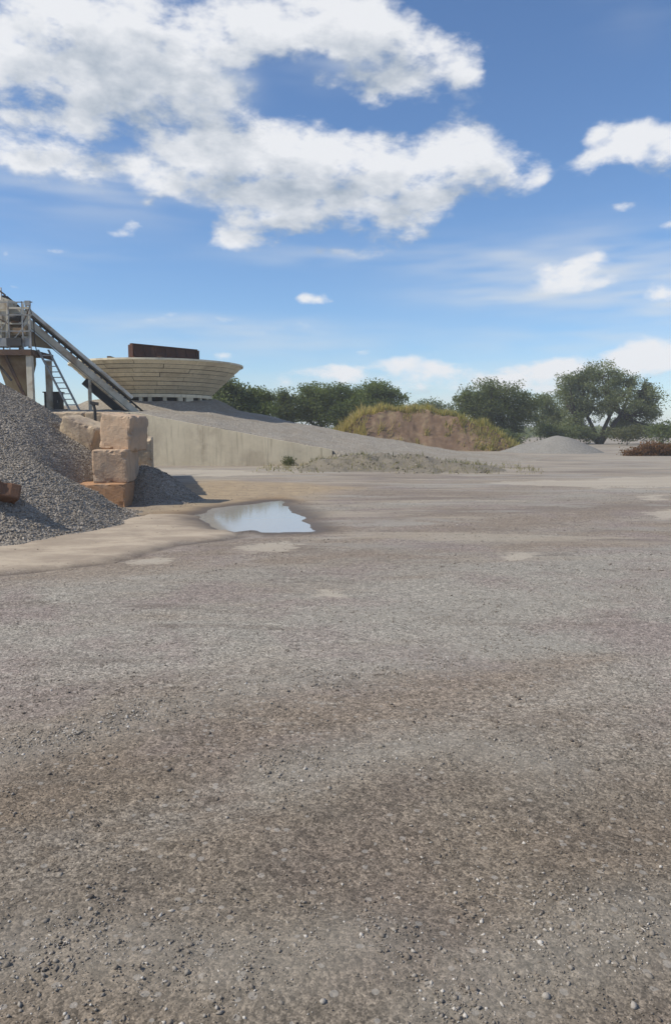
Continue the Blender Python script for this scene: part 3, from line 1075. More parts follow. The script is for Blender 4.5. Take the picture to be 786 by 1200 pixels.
x0, x1 = -18.0, -.15
wall = empty('retaining_wall', (-6, WALL_Y, 0))
tag(wall, 'cream concrete retaining wall with dark drip stains along the ramp', 'wall')
edges_ = [-18.0, -15.0, -12.0, -9.05, -6.1, -3.1, -.15]
for i, (xa, xb) in enumerate(zip(edges_[:-1], edges_[1:])):
    xsn = np.linspace(xa + .003, xb - .003, 14)
    top = [(float(a), float(ramp_near(a)) + .05 + .022 * float(lattice_noise(np.array([a * 1.6]), np.array([.5]), 5)[0])) for a in xsn]
    wb = MB().prism([(xa + .003, -.4), (xb - .003, -.4)] + top[::-1], (1, 0, 0), (0, 0, 1), (0, WALL_Y - .22 + (.004 if i % 2 else 0), 0), (0, 1, 0), .36)
    o = wb.build('panel', M['concrete_cream'], wall)
    o.matrix_parent_inverse = Matrix.Translation((6, -WALL_Y, 0))


# ---- rubble berm in front of the ramp's foot
def berm_z(x, y):
    axis_y = 32.2 - .12 * x
    h = np.interp(x, [-2.2, -.6, 1.2, 3.5, 6.2, 8.0], [-.1, .42, .70, .52, .22, -.1])
    z = h * np.exp(-((y - axis_y + .8 * fbm(x * .8, y * .5, 3, 94)) / 2.0) ** 2) * (1.1 + .35 * fbm(x * .9, y * .4, 3, 93)) - .07
    return z + .10 * fbm(x * 1.3, y * 1.3, 4, 95) * np.clip(h * 2, 0, 1) + .05 * fbm(x * 4, y * 4, 3, 96) * np.clip(h * 2, 0, 1)


berm = empty('rubble_berm', (2, 32, 0))
tag(berm, 'low grey rubble berm with dry weeds at the foot of the ramp', 'rubble')
ob = link('heap', heap_mesh('heap', np.linspace(-3.5, 9.5, 130), np.linspace(26.5, 37.5, 110), berm_z), M['rubble_soil'], berm)
ob.matrix_parent_inverse = Matrix.Translation((-2, -32, 0))
n = 700
x, y = RNG.uniform(-2.4, 8.0, n), RNG.uniform(28.3, 35.5, n)
z = berm_z(x, y)
keep = z > -.02
x, y, z = x[keep], y[keep], z[keep]
V_, F_, T_ = scatter_stones(np.stack([x, y, z], 1), .012 + .07 * RNG.random(len(x)) ** 5, np.clip(RNG.normal(.45, .22, len(x)), 0, 1), SHAPES, .3, 13)
ob = link('rubble_stones', mesh_np('rubble_stones', V_, F_, dict(tint=T_)), M['rubble'], berm)
ob.matrix_parent_inverse = Matrix.Translation((-2, -32, 0))
tag(ob, kind='stuff')


# ------------------------------------------------------------------ blades (grass, weeds)
def blades(P, length, width, lean, tint, seed=0):
    rng = np.random.default_rng(seed)
    n = len(P)
    a = rng.uniform(0, 2 * np.pi, n)
    wv_ = np.stack([np.cos(a), np.sin(a), np.zeros(n)], 1) * width[:, None]
    b_ = rng.uniform(0, 2 * np.pi, n)
    ln = lean * rng.random(n) ** .7
    tip = np.stack([np.cos(b_) * np.sin(ln), np.sin(b_) * np.sin(ln), np.cos(ln)], 1) * length[:, None]
    mid = tip * .55 + np.stack([np.zeros(n), np.zeros(n), .12 * length], 1)
    V_ = np.stack([P - wv_, P + wv_, P + mid + wv_ * .7, P + mid - wv_ * .7, P + tip], 1).reshape(-1, 3)
    base = (np.arange(n) * 5)[:, None]
    quads_ = base + np.array([[0, 1, 2, 3]])
    tris_ = base + np.array([[3, 2, 4]])
    return V_, [quads_, tris_], np.repeat(tint, 5)


def blade_obj(name, P, length, width, lean, tint, mat, parent, inv, seed=0):
    V_, F_, T_ = blades(P, length, width, lean, tint, seed)
    o = link(name, mesh_np(name, V_, F_, dict(tint=T_)), mat, parent)
    if inv is not None:
        o.matrix_parent_inverse = Matrix.Translation(inv)
    return o


n = 9000
x, y = RNG.uniform(-3.2, 8.4, n), RNG.uniform(28.0, 36.0, n)
z = berm_z(x, y)
dn = fbm(x * .9, y * .9, 3, 97)
z = np.maximum(z, ground_z(x, y))
keep = (RNG.uniform(-.15, .9, n) < dn * (.5 + sstep(z, .0, .25)))
P = np.stack([x, y, z - .02], 1)[keep]
o = blade_obj('dry_weeds', P, RNG.uniform(.06, .34, len(P)) * RNG.random(len(P)) ** .5, RNG.uniform(.010, .022, len(P)), 1.2, RNG.random(len(P)), M['weed_dry'], berm, (-2, -32, 0), 3)
tag(o, kind='stuff')
n2 = 1300
x, y = RNG.uniform(-2.4, 6.6, n2), RNG.uniform(28.8, 35.0, n2)
z = berm_z(x, y)
keep = (z > .05) & (RNG.uniform(-.15, .8, n2) < fbm(x * .8 + 4, y * .8, 3, 98))
P = np.stack([x, y, z - .02], 1)[keep]
o = blade_obj('green_weeds', P, RNG.uniform(.08, .32, len(P)), RNG.uniform(.008, .020, len(P)), 1.1, RNG.random(len(P)), M['weed_green'], berm, (-2, -32, 0), 4)
tag(o, kind='stuff')


# ---- earth mound with grass
def mound_z(x, y):
    h = np.interp(x, [-1.5, .5, 2.2, 4.5, 8.0, 11.2, 13.3, 15.5], [-.3, 1.6, 2.9, 3.45, 3.2, 2.5, 1.2, -.3])
    h = h + .42 * fbm(x * .55, x * 0 + .3, 4, 101) * np.clip(h, 0, 1)
    yf = 60.3 + .25 * fbm(x * .5, x * 0, 3, 103)                # foot of the cut face
    t = (y - yf) / np.maximum(h * .85, .3)
    face = np.clip(t, 0, 1)
    face = face + .10 * np.sin(face * 9 + 2 * fbm(x * .6, y * .3, 2, 104)) * face * (1 - face)
    back = np.exp(-np.maximum(y - yf - 4.5, 0) ** 2 / 14)
    z = h * face * back
    z = np.where(t < 0, t * .4, z)
    return z + .26 * fbm(x * 1.0, y * 1.3, 5, 102, .6) * np.clip(z, 0, 1) - .05


mound = empty('earth_mound', (7, 62, 0))
tag(mound, 'red brown earth mound with a bare cut face and yellow grass on top', 'mound')
ob = link('soil', heap_mesh('soil', np.linspace(-2.5, 17, 220), np.linspace(58.5, 72, 150), mound_z), M['earth'], mound)
ob.matrix_parent_inverse = Matrix.Translation((-7, -62, 0))
n = 60000
x, y = RNG.uniform(-2, 15.5, n), RNG.uniform(59.8, 68, n)
z = mound_z(x, y)
gfront = (y - 60.3)
hh_ = np.interp(x, [-1.5, .5, 2.2, 4.5, 8.0, 11.2, 13.3, 15.5], [.1, 1.6, 2.9, 3.45, 3.2, 2.5, 1.2, .1])
on_top = gfront > hh_ * .85 * .93
left = x < 2.6 + .6 * fbm(x, y, 2, 110)
right = x > 11.2 - .5 * gfront + .8 * fbm(x * .8, y * .8, 2, 111)
sparse = (fbm(x * 1.2, y * 1.2, 3, 112) > .28) & (RNG.random(n) < .35)
keep = (z > -.05) & (on_top | left | right | sparse) & (RNG.uniform(-.5, .45, n) < fbm(x * .9, y * .9, 4, 113))
x, y, z = x[keep], y[keep], z[keep]
gold = RNG.random(len(x)) < np.clip(.95 - (x - 1.5) * .07, .35, .95)
for nm, sel, mt, sd in (('golden_grass', gold, 'grass_gold', 21), ('green_grass', ~gold, 'grass_green', 22)):
    P = np.stack([x, y, z - .04], 1)[sel]
    hgt = RNG.uniform(.15, .80, len(P)) * np.where(P[:, 0] < 4.0, 1.3, .85) * (1 + .7 * fbm(P[:, 0] * 1.4, P[:, 1] * 1.4, 2, 115))
    o = blade_obj(nm, P, hgt, RNG.uniform(.018, .045, len(P)), .75, np.clip(RNG.normal(.5, .22, len(P)) + .25 * fbm(P[:, 0] * .9, P[:, 1] * .9, 2, 114), 0, 1), M[mt], mound, (-7, -62, 0), sd)
    tag(o, kind='stuff')


# ---- small gravel heap far right
def heap2_z(x, y):
    return smax(cone(x, y, 17.0, 57.5, 1.25, .50, .9), cone(x, y, 15.2, 57.8, .75, .38, .8), .2) - .02 + .05 * fbm(x * 1.5, y * 1.5, 4, 121)


o = link('gravel_heap', heap_mesh('gravel_heap', np.linspace(12, 22, 100), np.linspace(54, 61, 80), heap2_z), M['heap_gravel'])
tag(o, 'small smooth grey gravel heap in front of the right hand trees', 'gravel pile')

# ================================================================== plant: hopper, conveyor, tower
HB = 2.75
HY = 45.5
HC = Vector((at(185, 430, HY).x, HY, HB))
RT, RB = 96 / FPX * HY, 60 / FPX * HY
ZT, ZB = at(185, 430, HY).z - HB, at(185, 464, HY).z - HB
hop = empty('feed_hopper', HC)
tag(hop, 'wide cream conical feed hopper clad in horizontal boards, standing above the ramp', 'hopper')


def hop_pt(f, a, out=0.0):
    rad = RB + (RT - RB) * f + out
    return (rad * math.cos(a), rad * math.sin(a), ZB + (ZT - ZB) * f)


def ring_solid(prof, a0, a1, n, closed=False):
    """sweep a profile of (f, out, dz) points round the bowl's axis"""
    mb_ = MB()
    np_ = len(prof)
    for k in range(n + (0 if closed else 1)):
        a = a0 + (a1 - a0) * k / n
        for f_, out, dz in prof:
            p = hop_pt(f_, a, out)
            mb_.v.append((p[0], p[1], p[2] + dz))
    nk = n + (0 if closed else 1)
    for k in range(n):
        k2 = (k + 1) % nk
        for q in range(np_):
            q2 = (q + 1) % np_
            mb_.f.append([k * np_ + q, k * np_ + q2, k2 * np_ + q2, k2 * np_ + q])
            mb_.sm.append(False)
    if not closed:
        mb_.f += [list(range(np_))[::-1], [n * np_ + q for q in range(np_)]]
        mb_.sm += [False, False]
    return mb_


NR, NS = 8, 9
for r_ in range(NR):
    f0, f1 = r_ / NR + .006, (r_ + 1) / NR - .010
    me = ring_solid([(f0, .012, 0), (f1, .05, 0), (f1, -.03, 0), (f0, -.06, 0)], .004, 2 * math.pi / NS - .004, 6).mesh('board')
    me.materials.append(M['board'])
    for k in range(NS):
        o = bpy.data.objects.new('board', me)
        COL.objects.link(o)
        o.parent = hop
        o.rotation_euler = (0, 0, 2 * math.pi * k / NS + (r_ * .37) % .7 + random.uniform(-.002, .002))
        o.location = (0, 0, random.uniform(-.006, .006))
ring_solid([(0, -.10, 0), (1, -.07, 0), (1, -.10, 0), (0, -.13, 0)], 0, 2 * math.pi, 60, True).build('liner', M['dark_steel'], hop)  # unseen shell added to stop sunlight coming through the board gaps
ring_solid([(1, -.10, -.02), (1, .10, -.02), (1, .10, .08), (1, -.10, .08)], 0, 2 * math.pi, 60, True).build('rim', M['board'], hop)
ring_solid([(0, -.14, -.20), (0, .07, -.20), (0, .07, -.02), (0, -.14, -.02)], 0, 2 * math.pi, 60, True).build('base_ring', M['board'], hop)
NP = 26
for k in range(NP):
    a = 2 * math.pi * (k + random.uniform(-.2, .2)) / NP
    wd = random.choice((.16, .2, .3, .5))
    MB().box((0, 0, 0), (.18, wd, ZB + .7)).build('post', M['board'], hop, ((RB - .08) * math.cos(a), (RB - .08) * math.sin(a), (ZB - .2 - .7) / 2), (0, 0, a))
MB().tube([(0, 0, -.5), (0, 0, ZB - .25), (0, 0, ZB - .02)], [RB * .80, RB * .86, RB * .9], 30).build('discharge_drum', M['dark_steel'], hop)  # dark drum added so the openings between the posts read as shade
MB().tube([(0, 0, ZT * .25), (0, 0, ZT - .45), (0, 0, ZT - .15)], [RB * .7, RT * .86, .8], 30).build('gravel_fill', M['heap_gravel'], hop)
for sx in (-1.5, 1.2):
    MB().box((sx, 0, ZT + .13), (.18, 2 * math.sqrt(RT ** 2 - sx ** 2), .10)).build('cross_beam', M['brown_steel'], hop)

# rusty steel dump plate on the hopper rim
pA, pB = at(156, 410.5, 41.6), at(232, 414.5, 44.8)
dv = (pB - pA)
dv.z = 0
L = dv.length
rz = math.atan2(dv.y, dv.x)
zb_ = HB + ZT + .18
plate = empty('rusty_dump_plate', ((pA.x + pB.x) / 2, (pA.y + pB.y) / 2, zb_), rz)
tag(plate, 'dark rust red steel dump plate lying along the hopper rim', 'steel plate')
pl_h = .74
tilt = Matrix.Rotation(R(-14), 3, 'X')
MB().box((0, .06, pl_h / 2), (L, .06, pl_h), tilt).build('panel', M['rust'], plate)
for i in range(7):
    xx = -L / 2 + .08 + i * (L - .16) / 6
    MB().box((xx, .01, pl_h / 2 - .01), (.07, .07, pl_h * .94), tilt).build('rib', M['rust'], plate)
MB().box((0, .15, pl_h + .0), (L + .06, .20, .07)).build('top_flange', M['rust'], plate)
MB().box((0, -.03, .03), (L + .12, .26, .06)).build('bottom_flange', M['rust'], plate)
for sx in (-1, 1):
    MB().box((sx * (L / 2 + .03), .16, pl_h / 2), (.05, .45, pl_h * .9)).build('end_plate', M['rust'], plate)
    MB().bar((sx * (L / 2 - .25), .1, pl_h * .8), (sx * (L / 2 - .25), .75, .02), .07).build('strut', M['rust'], plate)

# conveyor
CB, CT = at(172, 490, 39.4), at(13, 356, 37.2)
cd = (CT - CB)
cdir = cd.normalized()
cside = Vector((0, 0, 1)).cross(cdir).normalized()
if cside.y > 0:
    cside = -cside                                             # towards the camera
cup = cdir.cross(cside)
if cup.z < 0:
    cup = -cup
CL = cd.length
conv = empty('belt_conveyor', (CB.x, CB.y, CB.z))
tag(conv, 'inclined belt conveyor rising left past the hopper to the plant tower', 'conveyor')


def cp(t, s=0.0, u=0.0):
    """point along the conveyor (relative to its foot): t metres up, s towards camera, u above the belt line"""
    return cdir * t + cside * s + cup * u


BWD = .42
for s in (-1, 1):
    MB().bar(cp(-.2, s * BWD, -.14), cp(CL + .3, s * BWD, -.14), .06, .30, cup).build('stringer', M['cream_steel'], conv)
    MB().bar(cp(-.2, s * (BWD + .035), -.335), cp(CL + .3, s * (BWD + .035), -.335), .13, .03, cup).build('stringer_flange', M['cream_steel'], conv)
    for i in range(9):
        MB().bar(cp(CL * (i + .5) / 9, s * (BWD + .05), .0), cp(CL * (i + .5) / 9, s * (BWD + .05), -.31), .05, .035, cdir).build('stiffener', M['cream_steel'], conv)
MB().bar(cp(-.3, 0, .14), cp(CL + .3, 0, .14), .72, .03, cup).build('belt', M['rubber'], conv)
MB().bar(cp(-.3, 0, -.25), cp(CL + .3, 0, -.25), .72, .03, cup).build('return_belt', M['rubber'], conv)
hood = MB()
npt = 7
for i in range(2):
    t = 1.2 if i == 0 else CL * .93
    for k in range(npt):
        a = math.pi * k / (npt - 1)
        hood.v.append(tuple(cp(t, math.cos(a) * .45, .22 + math.sin(a) * .20)))
for k in range(npt - 1):
    hood.f.append([k, k + 1, npt + k + 1, npt + k])
    hood.sm.append(True)
hood.build('belt_cover', M['cream_steel'], conv)
rol = MB()
for i in range(22):
    t = .4 + i * (CL - .6) / 21
    MB().tube([cp(t, -BWD + .04, .04), cp(t, BWD - .04, .04)], .065, 8).build('roller', M['dark_steel'], conv)
for t, nm in ((-.2, 'tail_pulley'), (CL + .25, 'head_pulley')):
    pu = MB().tube([cp(t, -.38, -.11), cp(t, .38, -.11)], .25, 14).build(nm, M['dark_steel'], conv)
    MB().tube([cp(t, -.50, -.11), cp(t, .50, -.11)], .05, 8).build('shaft', M['grey_steel'], pu)
# ochre side plate under the upper half and dusty spill tray under the lower half
MB().prism([(CL * .66, -.36), (CL * .93, -.36), (CL * .93, -1.15), (CL * .76, -.95)], cdir, cup, cside * .30, cside, .03).build('side_plate', M['ochre_steel'], conv)
MB().bar(cp(.0, 0, -.60), cp(CL * .42, 0, -.60), .80, .34, cup).build('spill_tray', M['rubber'], conv)
for t, hgt in ((CL * .40, 0), (CL * .90, 0)):
    for s in (-1, 1):
        a = cp(t, s * BWD, -.40)
        foot = Vector((a.x, a.y - .1 * s, -CB.z + (0 if t > CL * .5 else 0)))
        MB().bar(a, foot, .12, .12).build('leg', M['cream_steel'], conv)
    MB().bar(cp(t, -BWD, -.40) - Vector((0, 0, 1.2)), cp(t, BWD, -.40) - Vector((0, 0, 1.2)), .08, .08).build('cross_bar', M['cream_steel'], conv)

# plant tower
TY = 35.5
def tp(px, py, dy=0.0):
    return at(px, py, TY + dy)


tw = empty('plant_tower', (tp(10, 505).x, TY + 1.2, 0))
T0 = Vector((tp(10, 505).x, TY + 1.2, 0))
tag(tw, 'dusty batching plant tower with machinery deck above the gravel pile', 'plant tower')


def tpart(name, mbx, mat):
    o = mbx.build(name, M[mat], tw)
    o.matrix_parent_inverse = Matrix.Translation(-T0)
    return o


XL, XR = tp(-75, 500).x, tp(40, 500).x
zd = tp(0, 412).z
Yf, Yb = TY, TY + 2.6
# deck
tpart('deck', MB().box(((XL + XR) / 2, (Yf + Yb) / 2, zd), (XR - XL, Yb - Yf, .10)), 'brown_steel')
tpart('deck_beam', MB().box(((XL + XR) / 2, Yf - .06, zd - .04), (XR - XL + .1, .10, .26)), 'brown_steel')
tpart('deck_beam', MB().box((XR + .06, (Yf + Yb) / 2, zd - .04), (.10, Yb - Yf - .1, .26)), 'brown_steel')
# columns
xc = tp(34.5, 440).x
for x_, y_ in ((xc, Yf + .15), (xc, Yb - .15), (XL + .15, Yf + .15), (XL + .15, Yb - .15)):
    tpart('column', MB().box((x_, y_, zd / 2 - .09), (.26, .26, zd - .18)), 'cream_steel')
# storage bin cone under the deck, left of the column
bin_c = Vector((tp(10, 440).x - .1, TY + 1.3, 0))
tpart('bin_cone', MB().tube([(bin_c.x, bin_c.y, zd - .06), (bin_c.x, bin_c.y, zd - .5), (bin_c.x + .05, bin_c.y, zd - 2.6)], [.92, .92, .28], 8), 'ochre_steel')
tpart('brace', MB().bar(tp(6, 416, .25), tp(30, 466, .25), .12, .12), 'brown_steel')
tpart('brace', MB().bar(tp(-14, 412, .1), tp(14, 446, .1), .09, .09), 'dark_steel')
tpart('brace', MB().bar((XL + .2, Yf + .2, zd - .3), (xc - .2, Yf + .2, .6), .09, .09), 'dark_steel')
# machinery on the deck
def tbox(name, pxa, pxb, pya, pyb, y0, y1, mat):
    a, b_ = at(pxa, pyb, y0), at(pxb, pya, y0)
    return tpart(name, MB().box(((a.x + b_.x) / 2, (y0 + y1) / 2, (a.z + b_.z) / 2), (b_.x - a.x, y1 - y0, b_.z - a.z)), mat)


tbox('skirt_panel', -60, 37, 396, 406, TY + .06, TY + .10, 'grey_steel')
tbox('gearbox', 8, 25, 396, 405, TY - .05, TY + .5, 'dark_steel')
tbox('machine_housing', -50, 9, 352, 404, TY + .5, TY + 1.8, 'cream_steel')
tbox('chute', 9, 24, 362, 400, TY + .7, TY + 1.7, 'cream_steel')
tbox('chute_band', 8, 25, 379, 383, TY + .66, TY + 1.74, 'ochre_steel')
tbox('drive_guard', 13, 30, 384, 393, TY + .25, TY + .6, 'ochre_steel')
m_a = at(18, 372, TY + .4)
tpart('drive_motor', MB().tube([m_a + Vector((-.22, 0, 0)), m_a + Vector((.26, 0, 0))], .17, 12), 'dark_steel')
mfo = tpart('motor_foot', MB().box(m_a + Vector((0, .1, -.2)), (.36, .3, .1)), 'brown_steel')
for px, py in ((2, 378), (3, 389)):
    a = at(px, py, TY + .45)
    tpart('pipe', MB().tube([a + Vector((-.4, 0, .3)), a + Vector((0, 0, .3)), a + Vector((.05, 0, -.55))], .07, 8), 'cream_steel')
# guard rails
for px in (-70, -40, -10, 12, 28, 37):
    a = at(px, 408, TY + .02)
    tpart('rail_post', MB().bar((a.x, TY + .02, zd + .05), (a.x, TY + .02, at(0, 353 + (0 if px > 20 else 2), TY).z), .045, .045), 'grey_steel')
for py in (354, 369, 388):
    a, b_ = at(-75, py, TY), at(38, py, TY)
    tpart('rail', MB().bar((a.x, TY + .02, a.z), (b_.x, TY + .02, b_.z), .045, .045), 'grey_steel')
a, b_ = at(29, 351, TY), at(37, 360, TY)
tpart('lamp_box', MB().box(((a.x + b_.x) / 2, TY - .03, (a.z + b_.z) / 2), (.24, .14, .22)), 'grey_steel')
mast = at(2, 350, TY + 1.0)
tpart('mast', MB().tube([(mast.x, TY + 1.0, zd), (mast.x, TY + 1.0, at(0, 337, TY + 1).z)], .035, 8), 'grey_steel')
tpart('mast_head', MB().bar((mast.x - .1, TY + 1.0, at(0, 340, TY + 1).z), (mast.x + .2, TY + 1.0, at(0, 346, TY + 1).z), .07, .07), 'dark_steel')

for k, (xa, xb) in enumerate(((-75, -40), (-40, -10), (-10, 12), (12, 37))):
    tpart('rail_brace', MB().bar(at(xa, 404, TY + .03), at(xb, 371, TY + .03), .03, .03), 'grey_steel')
for py in (361, 379, 398):
    a, b_ = at(-30, py, TY + .42), at(34, py, TY + .42)
    tpart('crossbeam', MB().bar(a, b_, .07, .09), 'cream_steel')
for px in (-22, 9, 27, 35):
    a, b_ = at(px, 408, TY + .42), at(px, 350 + abs(px) * .2, TY + .42)
    tpart('frame_post', MB().bar(a, b_, .08, .08), 'cream_steel')
for (p0, p1) in (((9, 398), (27, 379)), ((27, 398), (9, 379)), ((27, 379), (35, 361)), ((9, 379), (-22, 361))):
    tpart('lattice_bar', MB().bar(at(*p0, TY + .40), at(*p1, TY + .40), .045, .045), 'brown_steel')
cbl = [at(36, 362, TY + .3), at(40, 380, TY + .25), at(41, 400, TY + .2), at(44, 416, TY + .3)]
tpart('cable', MB().tube(cbl, .022, 6), 'rubber')
tpart('head_beam', MB().bar(at(-40, 336, TY + 1.2), at(20, 356, TY + 1.2), .12, .16), 'cream_steel')

# access stair beside the tower
stair = empty('access_ladder', (at(60, 470, 36.5).x, 36.5, 0))
S0 = stair.location.copy()
tag(stair, 'steep grey steel ladder stair leaning below the conveyor', 'ladder')
rails = []
for (pa, pb_, dy) in (((45, 410), (80.5, 478), -.25), ((57, 410), (92, 478), .35)):
    a, b_ = at(*pa, 36.4 + dy), at(*pb_, 36.4 + dy)
    dr = (b_ - a) / (a.z - b_.z)
    b_ = a + dr * a.z
    rails.append((a, b_))
    o = MB().bar(a, b_, .06, .16, (0, 1, 0)).build('rail', M['grey_steel'], stair)
    o.matrix_parent_inverse = Matrix.Translation(-S0)
NST = 21
for i in range(1, NST):
    t = i / NST
    a, b_ = rails[0][0].lerp(rails[0][1], t), rails[1][0].lerp(rails[1][1], t)
    o = MB().bar(a, b_, .16, .045).build('tread', M['grey_steel'], stair)
    o.matrix_parent_inverse = Matrix.Translation(-S0)

# dark control cabinet on a frame
ca, cb_ = at(52, 475, 38), at(70, 460, 38)
cab = empty('control_cabinet', ((ca.x + cb_.x) / 2, 38.3, 0))
tag(cab, 'small dark steel cabinet behind the pile, left of the ladder foot', 'cabinet')
w_, h_ = cb_.x - ca.x, cb_.z - ca.z + .25
MB().box((0, 0, cb_.z - h_ / 2), (w_, .5, h_)).build('body', M['dark_steel'], cab)
MB().box((0, -.01, cb_.z + .02), (w_ + .10, .62, .05)).build('roof', M['dark_steel'], cab)
cdo = MB().box((0, -.26, cb_.z - h_ / 2), (w_ - .1, .025, h_ - .1)).build('door', M['dark_steel'], cab)
MB().box((w_ / 2 - .12, -.285, cb_.z - h_ / 2), (.03, .03, .12)).build('handle', M['grey_steel'], cdo)
for sx in (-1, 1):
    MB().box((sx * (w_ / 2 - .05), 0, (cb_.z - h_) / 2), (.08, .4, cb_.z - h_ - .004)).build('leg', M['dark_steel'], cab)

# bent steel hook post standing at the bin wall
hk = at(108, 492, 21.6)
hook = empty('hook_post', (hk.x, 21.9, 0))
tag(hook, 'short dark bent steel post beside the tilted tan block', 'post')
zt = at(108, 471, 21.9).z
MB().tube([(0, 0, 0), (0, 0, zt - .22), (-.03, 0, zt - .1), (-.08, 0, zt)], .045, 8).build('shaft', M['dark_steel'], hook)
MB().bar((-.12, 0, zt - .02), (.10, 0, zt - .06), .10, .09).build('head', M['dark_steel'], hook)


# ================================================================== trees
def leaf_quads(C, size, tint, rng):
    n = len(C)
    a = rng.normal(size=(n, 3))
    a /= np.linalg.norm(a, axis=1)[:, None]
    b_ = rng.normal(size=(n, 3))
    b_ -= a * (a * b_).sum(1)[:, None]
    b_ /= np.linalg.norm(b_, axis=1)[:, None]
    a = a * size[:, None]
    b_ = b_ * size[:, None] * .55
    V_ = np.stack([C - a, C + b_, C + a, C - b_], 1).reshape(-1, 3)
    return V_, (np.arange(n) * 4)[:, None] + np.array([[0, 1, 2, 3]]), np.repeat(tint, 4)


def tree(name, label, base, lobes, trunks, mat, n_clump, per_clump, clump_r, leaf, seed, group=None, category='tree', trunk_r=.16, drop=.0):
    """lobes: (dx, dy, dz, rx, ry, rz) relative to base; trunks: first fork points"""
    rng = np.random.default_rng(seed)
    root = empty(name, base)
    tag(root, label, category, group)
    if len(lobes) >= 3 and category == 'tree':
        sat = []
        for l in lobes:
            for _ in range(2):
                th, ph = rng.uniform(0, 2 * np.pi), rng.uniform(-.5, 1.0)
                k_ = rng.uniform(.30, .48)
                sat.append((l[0] + l[3] * .95 * math.cos(th) * math.cos(ph), l[1] + l[4] * .95 * math.sin(th) * math.cos(ph), l[2] + l[5] * .95 * math.sin(ph), l[3] * k_, l[4] * k_, l[5] * k_))
        lobes = list(lobes) + sat
    vol = np.array([l[3] * l[4] * l[5] for l in lobes]) ** .75
    vol /= vol.sum()
    limbs = MB()
    Cs, Tn = [], []
    trunk_tops = []
    for tr in trunks:
        t = Vector(tr)
        mid = t * .5 + Vector((rng.normal(0, .12), rng.normal(0, .12), 0)) * t.z * .3
        limbs.tube([(0, 0, -.1), mid, t], [trunk_r * 1.35, trunk_r, trunk_r * .8], 7)
        trunk_tops.append(t)
    for l, w in zip(lobes, vol):
        c_ = Vector(l[:3])
        k = max(4, int(round(n_clump * w)))
        # limb to the lobe
        t = min(trunk_tops, key=lambda q: (q - c_).length)
        m1 = t.lerp(c_, .5) + Vector((rng.normal(0, .2), rng.normal(0, .2), -.15)) * min(1, (c_ - t).length * .3)
        limbs.tube([t, m1, c_], [trunk_r * .7, trunk_r * .5, trunk_r * .3], 6)
        d = rng.normal(size=(k, 3))
        d /= np.linalg.norm(d, axis=1)[:, None]
        rr = rng.random(k) ** .42
        pos_ = d * rr[:, None] * np.array(l[3:6]) + np.array(l[:3])
        for i in range(0, k, max(1, k // 9)):
            tip = Vector(pos_[i])
            m2 = c_.lerp(tip, .5) + Vector(rng.normal(0, .1, 3))
            limbs.tube([c_, m2, tip], [trunk_r * .28, trunk_r * .18, trunk_r * .06], 5, False)
        tone = np.clip(rng.normal(.5, .16, k), 0, 1)
        for i in range(k):
            q = max(6, int(per_clump * rng.uniform(.5, 1.4)))
            cr = clump_r * rng.uniform(.6, 1.35)
            P_ = pos_[i] + np.clip(rng.normal(size=(q, 3)), -1.7, 1.7) * np.array([cr, cr, cr * .7]) * .5
            P_[:, 2] -= drop * rng.random(q)
            Cs.append(P_)
            Tn.append(np.clip(tone[i] + rng.normal(0, .14, q), 0, 1))
    C_ = np.concatenate(Cs)
    T_ = np.concatenate(Tn)
    ok = C_[:, 2] > .02
    C_, T_ = C_[ok], T_[ok]
    V_, F_, TT = leaf_quads(C_, leaf * rng.uniform(.6, 1.3, len(C_)), T_, rng)
    limbs.build('trunk', M['bark'], root)
    link('crown', mesh_np('crown', V_, F_, dict(tint=TT)), M[mat], root)
    return root


def lobes_px(base, Y, items):
    """lobes given by photo pixel centre and radii at distance Y (plus depth offset)"""
    out = []
    s = Y / FPX
    for (px, py, rx, ry, dy) in items:
        p = at(px, py, Y)
        out.append((p.x - base.x, dy, p.z - base.z, rx * s, max(rx * s * .9, .5), ry * s))
    return out


def ground_base(px, Y):
    return Vector((at(px, 500, Y).x, Y, 0))


TG = 'trees behind the yard'
# big open mesquite on the right
Y = 92
b0 = ground_base(703, Y)
tree('mesquite_tree', 'large open crowned tree with forked dark trunks on the right', b0,
     lobes_px(b0, Y, [(690, 452, 32, 20, 0), (710, 440, 30, 15, 2), (735, 458, 26, 18, -1), (758, 468, 18, 16, 0), (676, 470, 22, 16, 1), (720, 468, 30, 14, -2),
                      (700, 478, 26, 10, 2), (750, 484, 20, 10, 1), (668, 452, 14, 14, 0), (765, 486, 10, 12, 0), (672, 490, 14, 9, -1), (664, 500, 10, 8, 1), (757, 498, 12, 7, 0), (735, 494, 12, 6, 2)]),
     [(-1.6, .2, 3.4), (.9, -.3, 3.2), (2.6, .4, 3.6), (-3.0, -.4, 3.0)], 'leaf_grey', 205, 165, .95, .115, 301, TG, trunk_r=.26, drop=.35)
# dense tree left of it
Y = 84
b0 = ground_base(583, Y)
tree('dense_tree', 'dense dark round tree between the mound and the small heap', b0,
     lobes_px(b0, Y, [(570, 465, 30, 18, 0), (598, 468, 26, 20, 1), (552, 478, 18, 18, 0), (615, 480, 13, 18, 0), (580, 486, 28, 16, -1), (600, 495, 12, 12, -1), (568, 498, 22, 12, 1)]),
     [(-.8, 0, 2.2), (.7, .3, 2.0), (1.5, -.2, 1.8)], 'leaf_dark', 240, 150, 1.05, .11, 302, TG, trunk_r=.2, drop=.2)
